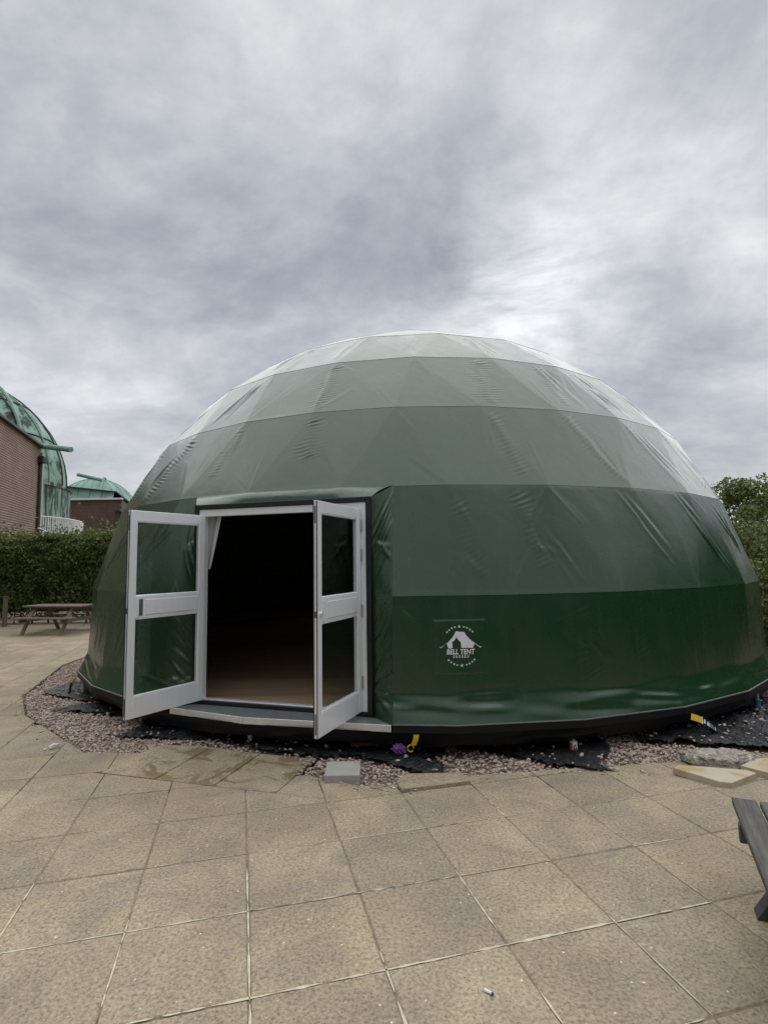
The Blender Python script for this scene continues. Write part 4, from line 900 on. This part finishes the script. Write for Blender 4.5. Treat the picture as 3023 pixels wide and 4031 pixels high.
# ------------------------------------------------------------------ foliage
def leaf_mesh(name, C, size, m, parent=None, up=0.35, aspect=.55, tone=None):
    n = len(C); d = rng.normal(size=(n, 3)); d /= np.linalg.norm(d, axis=1)[:, None]; nn = rng.normal(size=(n, 3)) * .8 + [0, -.35, up]; nn /= np.linalg.norm(nn, axis=1)[:, None]
    a = np.cross(nn, d); a /= np.maximum(np.linalg.norm(a, axis=1), 1e-6)[:, None]; b = np.cross(nn, a); s = size * (.6 + .8 * rng.random(n)); s = s[:, None]
    V = np.stack([C - a * s, C - b * s * aspect + nn * s * .12, C + a * s, C + b * s * aspect + nn * s * .12], 1).reshape(-1, 3)
    F = np.arange(4 * n).reshape(-1, 4); o = mesh(name, V, F, m, parent)
    t = rng.random(n) if tone is None else tone
    at = o.data.attributes.new('tone', 'FLOAT', 'POINT'); at.data.foreach_set('value', np.repeat(t, 4).astype(np.float32)); return o
# clipped hedge on the left
hd = empty('hedge', (-11.5, 18.6, 0)); tag(hd, 'thick clipped green hedge in front of the brick observatory', 'hedge')
x0, x1, y0, y1, H = -18.0, -4.8, 17.75, 19.3, 2.78
C = []
n = 52000; u = rng.random(n); xs = x0 + (x1 - x0) * rng.random(n); zz = .12 + (H - .12) * rng.random(n) ** .9
bul = .28 * (fbm(xs * 1.1, zz * 1.3, 3, 71) - .5) * 2 + .14 * (fbm(xs * 3.5, zz * 3.5, 3, 72) - .5) * 2
ys = y0 - bul * .8 + np.abs(rng.normal(size=n)) * .13; ys += .35 * np.clip((zz - (H - .3)) / .3, 0, 1) ** 2; ys += .25 * np.clip((.5 - zz) / .5, 0, 1)
keepf = rng.random(n) < np.where(zz < .45, .35, 1.0); C.append(np.stack([xs, ys, zz], 1)[keepf])
n = 22000; xs = x0 + (x1 - x0) * rng.random(n); ys = y0 + (y1 - y0) * rng.random(n); zt = H - .05 + .30 * (fbm(xs * .9, ys * .9, 4, 73) - .5) * 2 + np.abs(rng.normal(size=n)) ** 2 * .07 + .10 * np.clip((xs + 9) / 4, 0, 1)
C.append(np.stack([xs, ys, zt], 1)); C = np.vstack(C)
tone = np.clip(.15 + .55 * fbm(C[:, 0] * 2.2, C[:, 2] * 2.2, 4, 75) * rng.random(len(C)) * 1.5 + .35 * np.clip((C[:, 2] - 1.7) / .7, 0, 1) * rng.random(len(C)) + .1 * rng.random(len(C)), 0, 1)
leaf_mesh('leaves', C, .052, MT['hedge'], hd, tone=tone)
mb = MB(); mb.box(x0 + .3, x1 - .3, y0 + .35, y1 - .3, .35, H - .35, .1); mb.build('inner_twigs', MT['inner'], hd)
for q in range(24):
    x = x0 + .4 + q * .55 + random.uniform(-.15, .15); y = y0 + .45 + random.uniform(-.1, .2); MB().tube([(x, y, -.06), (x + random.uniform(-.05, .05), y, .3), (x + random.uniform(-.1, .1), y, .7)], [.03, .025, .02], 7).build('stem', MT['bark'], hd)
# bushes on the right
def bush(name, base, H, rad, nl, label, seed, lsize=.05, sprays=5, airy=.0):
    r = np.random.default_rng(seed); e = empty(name, (base[0], base[1], 0)); tag(e, label, 'bush', 'bushes beyond the right side of the tent')
    mb = MB(); tips = []
    for q in range(5):
        a = q * 1.257 + r.random(); p = [np.array([base[0], base[1], -.06])]; d = np.array([math.cos(a) * .35, math.sin(a) * .35, 1.0]); rr_ = [.07]
        for s in range(6): d = d + r.normal(size=3) * .18; d[2] = abs(d[2]); p.append(p[-1] + d / np.linalg.norm(d) * H * .15); rr_.append(.07 * (1 - (s + 1) / 7)); tips.append(p[-1])
        mb.tube([tuple(v) for v in p], rr_, 7)
    mb.build('trunk', MT['bark'], e)
    nc = 85; cc = []
    while len(cc) < nc:
        v = r.uniform(-1, 1, 3)
        if v @ v < 1: cc.append(v)
    cc = np.array(cc); l = np.linalg.norm(cc, axis=1)[:, None]; cc = cc / l * l ** .5
    cc = cc * [rad[0], rad[1], H * .50] + [base[0], base[1], H * .52]; cr_ = r.uniform(.20, .48, nc)
    k_ = r.integers(0, nc, nl); v = r.normal(size=(nl, 3)); v /= np.linalg.norm(v, axis=1)[:, None]; C = cc[k_] + v * (cr_[k_] * (.75 + .35 * r.random(nl)))[:, None] * [1, 1, .85]
    tone = np.clip(.25 + .5 * r.random(nl) * (.4 + r.random(nc)[k_]) + .25 * v[:, 2] * r.random(nl), 0, 1)
    extra = []; et = []; tw = MB()
    for q in range(sprays):
        t = cc[r.integers(0, nc)].copy(); t = np.array([base[0] + r.uniform(-.8, .8) * rad[0], base[1] + r.uniform(-.6, .6) * rad[1], H * .9]); hgt = r.uniform(.35, .8); ln = r.normal(size=2) * .13
        tw.tube([(t[0], t[1], t[2] - .5), (t[0] + ln[0] * .5, t[1] + ln[1] * .5, t[2]), (t[0] + ln[0] * 1.3, t[1] + ln[1] * 1.3, t[2] + hgt)], [.012, .009, .004], 5)
        for w in range(90): f = r.random(); extra.append([t[0] + ln[0] * (.5 + .8 * f) + r.normal() * .05 * (1.3 - f), t[1] + ln[1] * (.5 + .8 * f) + r.normal() * .05, t[2] + hgt * f]); et.append(.3 + .4 * r.random())
    if extra: C = np.vstack([C, extra]); tone = np.concatenate([tone, et]); tw.build('shoots', MT['bark'], e)
    C = C[C[:, 2] > .05] if True else C; tone = tone[:len(C)]
    leaf_mesh('crown', C, lsize, MT['bush'], e, tone=tone, aspect=.5); return e
bush('bush', (10.2, 15.2), 3.75, (1.9, 1.5), 26000, 'tall dark bush with upright shoots behind the tent', 81, .05, 9)
bush('bush', (8.35, 13.2), 2.55, (1.2, 1.2), 20000, 'lower pale green bush close against the right of the tent', 82, .042, 3)
bush('bush', (13.3, 17.5), 4.1, (2.2, 1.8), 22000, 'tallest bush at the right edge of the picture', 83, .055, 8)
bush('bush', (7.6, 10.6), 1.9, (.75, 1.1), 12000, 'small leafy bush beside the foot of the tent at right', 84, .04, 2)
# trees behind the viewpoint: they only show as dark reflections in the tent's skin and the glass
n = 34000; a = R_(58) + rng.random(n) * R_(250); hh = 4.7 + 1.8 * (fbm(a * 6, a * 0, 3, 91) - .5); zz = hh * rng.random(n) ** .8; rad_ = 11.5 + 1.4 * (fbm(a * 14, zz * .8, 3, 92) - .5) * 2 + rng.random(n) * .6
WP = np.stack([rad_ * np.sin(a), rad_ * np.cos(a), zz], 1); n = 9000; yy = 3.5 + 9.0 * rng.random(n); zz = (3.6 + 1.2 * fbm(yy * .8, yy * 0, 3, 95)) * rng.random(n) ** .8
WP = np.vstack([WP, np.stack([11.2 + .9 * (fbm(yy * 1.6, zz * .8, 3, 96) - .5) * 2 + .5 * rng.random(n) + .06 * yy, yy, zz], 1)])
wd_ = leaf_mesh('woodland', WP, .20, MT['hedge']); tag(wd_, 'dark mass of trees standing behind the viewpoint', 'woodland', kind='stuff')
V = []
for q in np.linspace(R_(57), R_(309), 60):
    for z, r_ in ((-.1, 12.3), (2.2, 12.2), (3.6, 12.4), (4.2, 13.2)): V.append((r_ * math.sin(q), r_ * math.cos(q), z + (.4 * math.sin(q * 9) if z > 3 else 0)))
mesh('inner_shade', [(12.4, 3.3, -.1), (13.0, 12.4, -.1), (13.0, 12.4, 3.2), (12.4, 3.3, 3.4)], [(0, 1, 2, 3)], MT['inner'], wd_)
mesh('inner_shade', V, [(4 * i + k, 4 * i + 4 + k, 4 * i + 5 + k, 4 * i + 1 + k) for i in range(59) for k in range(3)], MT['inner'], wd_)
# post at the left edge
place('wooden_post', MB().box(-.05, .05, -.05, .05, 0, .95, .006).add(*(lambda m: (m.V, m.F))(MB().box(-.06, .06, -.06, .06, .95, .98, .004))), MT['oldwoodz'], (-11.72, 17.05, -.05), 'short wooden post before the hedge at the left edge of the picture', 'post')

# ------------------------------------------------------------------ observatory buildings
def arc(c, r, z, a0, a1, n): return [(c[0] + r * math.sin(a), c[1] - r * math.cos(a), z) for a in np.linspace(a0, a1, n)]
def dome_shell(c, z0, r, e0, e1, a0, a1, na, ne):
    A, E_ = np.meshgrid(np.linspace(a0, a1, na), np.linspace(e0, e1, ne)); V = np.stack([c[0] + r * np.cos(E_) * np.sin(A), c[1] - r * np.cos(E_) * np.cos(A), z0 + r * np.sin(E_)], -1).reshape(-1, 3)
    b0 = (np.arange(ne - 1)[:, None] * na + np.arange(na - 1)).ravel(); return V, np.stack([b0, b0 + 1, b0 + na + 1, b0 + na], 1)
def observatory(name, c, r, zd, tilt, label, ribs_m, m1, m2):
    e = empty(name, (c[0], c[1], 0)); tag(e, label, 'observatory'); return e
# large one on the left
oc = (-27.9, 34.0); OR = 6.9; OZ = 7.15
ob = empty('observatory', (oc[0], oc[1], 0)); tag(ob, 'large brick observatory with green copper dome at the left edge', 'observatory')
wa = np.array([-20.3, 32.0]); wb = np.array([-15.6, 17.9]); wdir = (wb - wa) / np.linalg.norm(wb - wa); wnr = np.array([-wdir[1], wdir[0]])
if wnr @ (np.array([0, 0]) - wa) < 0: wnr = -wnr
MT['brick1'] = brick('brown_brick', (0.140, 0.066, 0.045), (0.080, 0.038, 0.028), (0.31, 0.24, 0.19), math.atan2(wdir[1], wdir[0]))
w2 = wb + wdir * 6
ZW = 8.8
mb = MB(); mb.prism([tuple(wa), tuple(wa - wnr * 6.5), tuple(w2 - wnr * 6.5), tuple(w2)][::1], -.06, ZW); ow = mb.build('wing_wall', MT['brick1'], ob)
MB().bar((*(wa + wnr * .04), ZW + .07), (*(w2 + wnr * .04), ZW + .07), .34, .14, bev=.01).build('coping', MT['lead'], ob)
# dome above in panels between ribs
for k in range(24):
    a0 = k * math.pi / 12; a1 = a0 + math.pi / 12
    for (f0, f1) in ((0, .42), (.42, .80), (.80, 1.18), (1.18, 1.56)):
        V, F = dome_shell(oc, OZ, OR - .004 * random.random() * 6, f0, f1 - .004, a0 + .003, a1 - .003, 7, 7); mesh('dome_panel', V, F, MT['copperdark'] if (math.degrees(a0) < 100 or math.degrees(a0) > 200) else MT['copper'], ob, True)
    MB().tube([(oc[0] + (OR + .03) * math.cos(q) * math.sin(a0), oc[1] - (OR + .03) * math.cos(q) * math.cos(a0), OZ + (OR + .03) * math.sin(q)) for q in np.linspace(0, 1.5, 14)], .055, 6).build('dome_rib', MT['lead'] if k % 3 else MT['copper'], ob)
for f_ in (.42, .80, 1.18): MB().tube(arc(oc, (OR + .02) * math.cos(f_), OZ + (OR + .02) * math.sin(f_), 0, 2 * math.pi, 49), .05, 5).build('dome_welt', MT['lead'], ob)
# shutter arch facing the tent
sh_a = math.radians(62)
for s in (-1, 1):
    o_ = np.array([math.cos(sh_a), math.sin(sh_a)]) * s * 1.25
    pts = [(oc[0] + o_[0] + (OR + .12) * math.cos(q) * math.sin(sh_a), oc[1] + o_[1] - (OR + .12) * math.cos(q) * math.cos(sh_a), OZ + (OR + .12) * math.sin(q)) for q in np.linspace(0, 1.55, 16)]
    MB().tube(pts, .11, 6).build('shutter_rail', MT['copper'], ob)
# upper drum of vertical copper sheets, lower wider drum
nd = 44
for k in range(nd):
    a0 = 2 * math.pi * k / nd; a1 = 2 * math.pi * (k + 1) / nd - .006
    A = np.linspace(a0, a1, 3)
    V = [(oc[0] + (OR - .02) * math.sin(a), oc[1] - (OR - .02) * math.cos(a), z) for z in (5.2, OZ + .02) for a in A]; mesh('drum_sheet', V, [(0, 1, 4, 3), (1, 2, 5, 4)], MT['copperdrum'] if k % 4 else MT['lead'], ob)
    V = [(oc[0] + (OR + .27) * math.sin(a), oc[1] - (OR + .27) * math.cos(a), z) for z in (-.05, 6.85) for a in A]; mesh('drum_sheet', V, [(0, 1, 4, 3), (1, 2, 5, 4)], MT['copperdrum'], ob)
V1 = arc(oc, OR - .3, 6.87, 0, 2 * math.pi, 61); V2 = arc(oc, OR + .35, 6.84, 0, 2 * math.pi, 61); mesh('drum_ledge', V1 + V2, [(i, i + 1, 62 + i, 61 + i) for i in range(60)], MT['lead'], ob)
MB().tube([(-21.2, 32.1, 9.1), (-17.95, 31.0, 8.5)], .16, 12).build('copper_pipe', MT['copper'], ob)
# downpipe and hopper on the wall corner
c1 = wa + wnr * .12 + wdir * .45
MB().tube([(*c1, -.05), (*c1, ZW - .9)], .09, 10).build('downpipe', MT['lead'], ob); MB().box(c1[0] - .26, c1[0] + .26, c1[1] - .22, c1[1] + .22, ZW - .95, ZW - .55, .04).build('hopper', MT['lead'], ob)
c2 = wa + wnr * .03 + wdir * .1; MB().bar((*c2, -.05), (*c2, ZW - .3), .42, .25, (wnr[0], wnr[1], 0), .02).build('corner_pier', MT['concrete'], ob)
# balcony with white railing
BR = 7.98; ba0, ba1 = math.radians(35), math.radians(125)
V1 = arc(oc, OR + .2, 3.75, ba0, ba1, 40); V2 = arc(oc, BR + .05, 3.75, ba0, ba1, 40); V3 = arc(oc, BR + .05, 3.55, ba0, ba1, 40); V4 = arc(oc, OR + .2, 3.55, ba0, ba1, 40); n = 40
mesh('balcony_slab', V1 + V2 + V3 + V4, [(r * n + i, r * n + i + 1, ((r + 1) % 4) * n + i + 1, ((r + 1) % 4) * n + i) for r in range(4) for i in range(n - 1)], MT['white'], ob)
rl = empty('railing', (0, 0, 0)); rl.parent = ob
MB().tube(arc(oc, BR, 4.78, ba0, ba1, 40), .035, 6).build('top_rail', MT['white'], rl); MB().tube(arc(oc, BR, 3.86, ba0, ba1, 40), .03, 6).build('bottom_rail', MT['white'], rl)
bmesh_bar = MB().box(-.025, .025, -.025, .025, 3.84, 4.78)
bme = bpy.data.meshes.new('baluster'); bme.from_pydata(bmesh_bar.V, [], bmesh_bar.F); bme.materials.append(MT['white'])
for k, a in enumerate(np.linspace(ba0, ba1, 74)):
    o = link('baluster', bme, rl); o.location = (BR * math.sin(a), -BR * math.cos(a), 0)
hp0 = wa + wnr * .5 + wdir * 1.9; MB().tube([(*hp0, 3.95), (*(wa + wnr * .5 - wdir * 1.2), 3.75)], .05, 8).build('white_pipe', MT['white'], ob)
# the smaller one behind
qc = (-29.7, 56.2); QR = 4.0; QZ = 6.75
o2 = empty('observatory', (qc[0], qc[1], 0)); tag(o2, 'smaller red brick observatory with low pale green dome behind the hedge', 'observatory')
MT['brick2'] = brick('red_brick', (0.110, 0.045, 0.034), (0.070, 0.028, 0.023), (0.150, 0.11, 0.092), 0.0)
MT['brick3'] = brick('red_brick_side', (0.110, 0.045, 0.034), (0.070, 0.028, 0.023), (0.150, 0.11, 0.092), math.atan2(8, -2.6))
fp = [(-38.0, 50.0), (-24.1, 50.0), (-26.7, 58.0), (-38.0, 58.0)]; ZQ = 7.85
mesh('wall', [(*fp[0], -.06), (*fp[1], -.06), (*fp[1], ZQ), (*fp[0], ZQ)], [(0, 1, 2, 3)], MT['brick2'], o2); mesh('wall', [(*fp[1], -.06), (*fp[2], -.06), (*fp[2], ZQ), (*fp[1], ZQ)], [(0, 1, 2, 3)], MT['brick3'], o2)
mesh('wall', [(*fp[2], -.06), (*fp[3], -.06), (*fp[3], ZQ), (*fp[2], ZQ)], [(0, 1, 2, 3)], MT['brick2'], o2); mesh('wall', [(*fp[3], -.06), (*fp[0], -.06), (*fp[0], ZQ), (*fp[3], ZQ)], [(0, 1, 2, 3)], MT['brick2'], o2)
MB().bar((-38, 49.93, ZQ + .06), (-24.0, 49.93, ZQ + .06), .25, .16, bev=.02).build('white_coping', MT['white'], o2)
xq = np.linspace(-30.5, -24.9, 6)
for a, b in zip(xq[:-1], xq[1:]):
    za = 9.25 - (a + 30.5) * .12; zb3 = 9.25 - (b + 30.5) * .12; mesh('parapet_sheet', [(a + .02, 50.0, ZQ + .15), (b - .02, 50.0, ZQ + .15), (b - .02, 50.25, zb3), (a + .02, 50.25, za)], [(0, 1, 2, 3)], MT['copper'], o2)
V = [(-30.5, 50.2, 9.25), (-24.7, 50.2, 8.55), (-24.0, 50.0, ZQ + .15), (-26.6, 58.0, ZQ + .1), (-31, 58, 8.6)]; mesh('flat_roof', V, [(0, 1, 2, 3, 4)], MT['lead'], o2)
MB().bar((-30.6, 50.1, 9.30), (-24.8, 50.1, 8.60), .3, .1, bev=.01).build('eave', MT['lead'], o2); MB().bar((-24.8, 50.05, 8.60), (-26.6, 58.0, 8.0), .3, .12, bev=.01).build('eave', MT['lead'], o2)
for k in range(20):
    a0 = k * math.pi / 10
    V, F = dome_shell(qc, QZ, QR, .1, 1.56, a0 + .004, a0 + math.pi / 10 - .004, 7, 16); mesh('dome_panel', V, F, MT['copper'], o2, True)
    MB().tube([(qc[0] + (QR + .02) * math.cos(q) * math.sin(a0), qc[1] - (QR + .02) * math.cos(q) * math.cos(a0), QZ + (QR + .02) * math.sin(q)) for q in np.linspace(.1, 1.5, 12)], .035, 5).build('dome_rib', MT['copper'], o2)
for s in (-1, 1): MB().tube([(qc[0] + s * .8 + (QR + .12) * math.cos(q) * .35, qc[1] - (QR + .12) * math.cos(q) * .93, QZ + (QR + .12) * math.sin(q)) for q in np.linspace(.2, 2.2, 18)], .09, 6).build('shutter_rail', MT['copper'], o2)
MB().tube([(-29.0, 51.2, 10.45), (-27.0, 52.0, 10.0)], .17, 10).build('copper_pipe', MT['copper'], o2)
MB().tube([(-24.35, 49.85, .0), (-24.35, 49.85, 6.9)], .08, 8).build('downpipe', MT['lead'], o2); MB().box(-24.6, -24.1, 49.65, 49.99, 6.7, 7.0, .03).build('hopper', MT['lead'], o2)
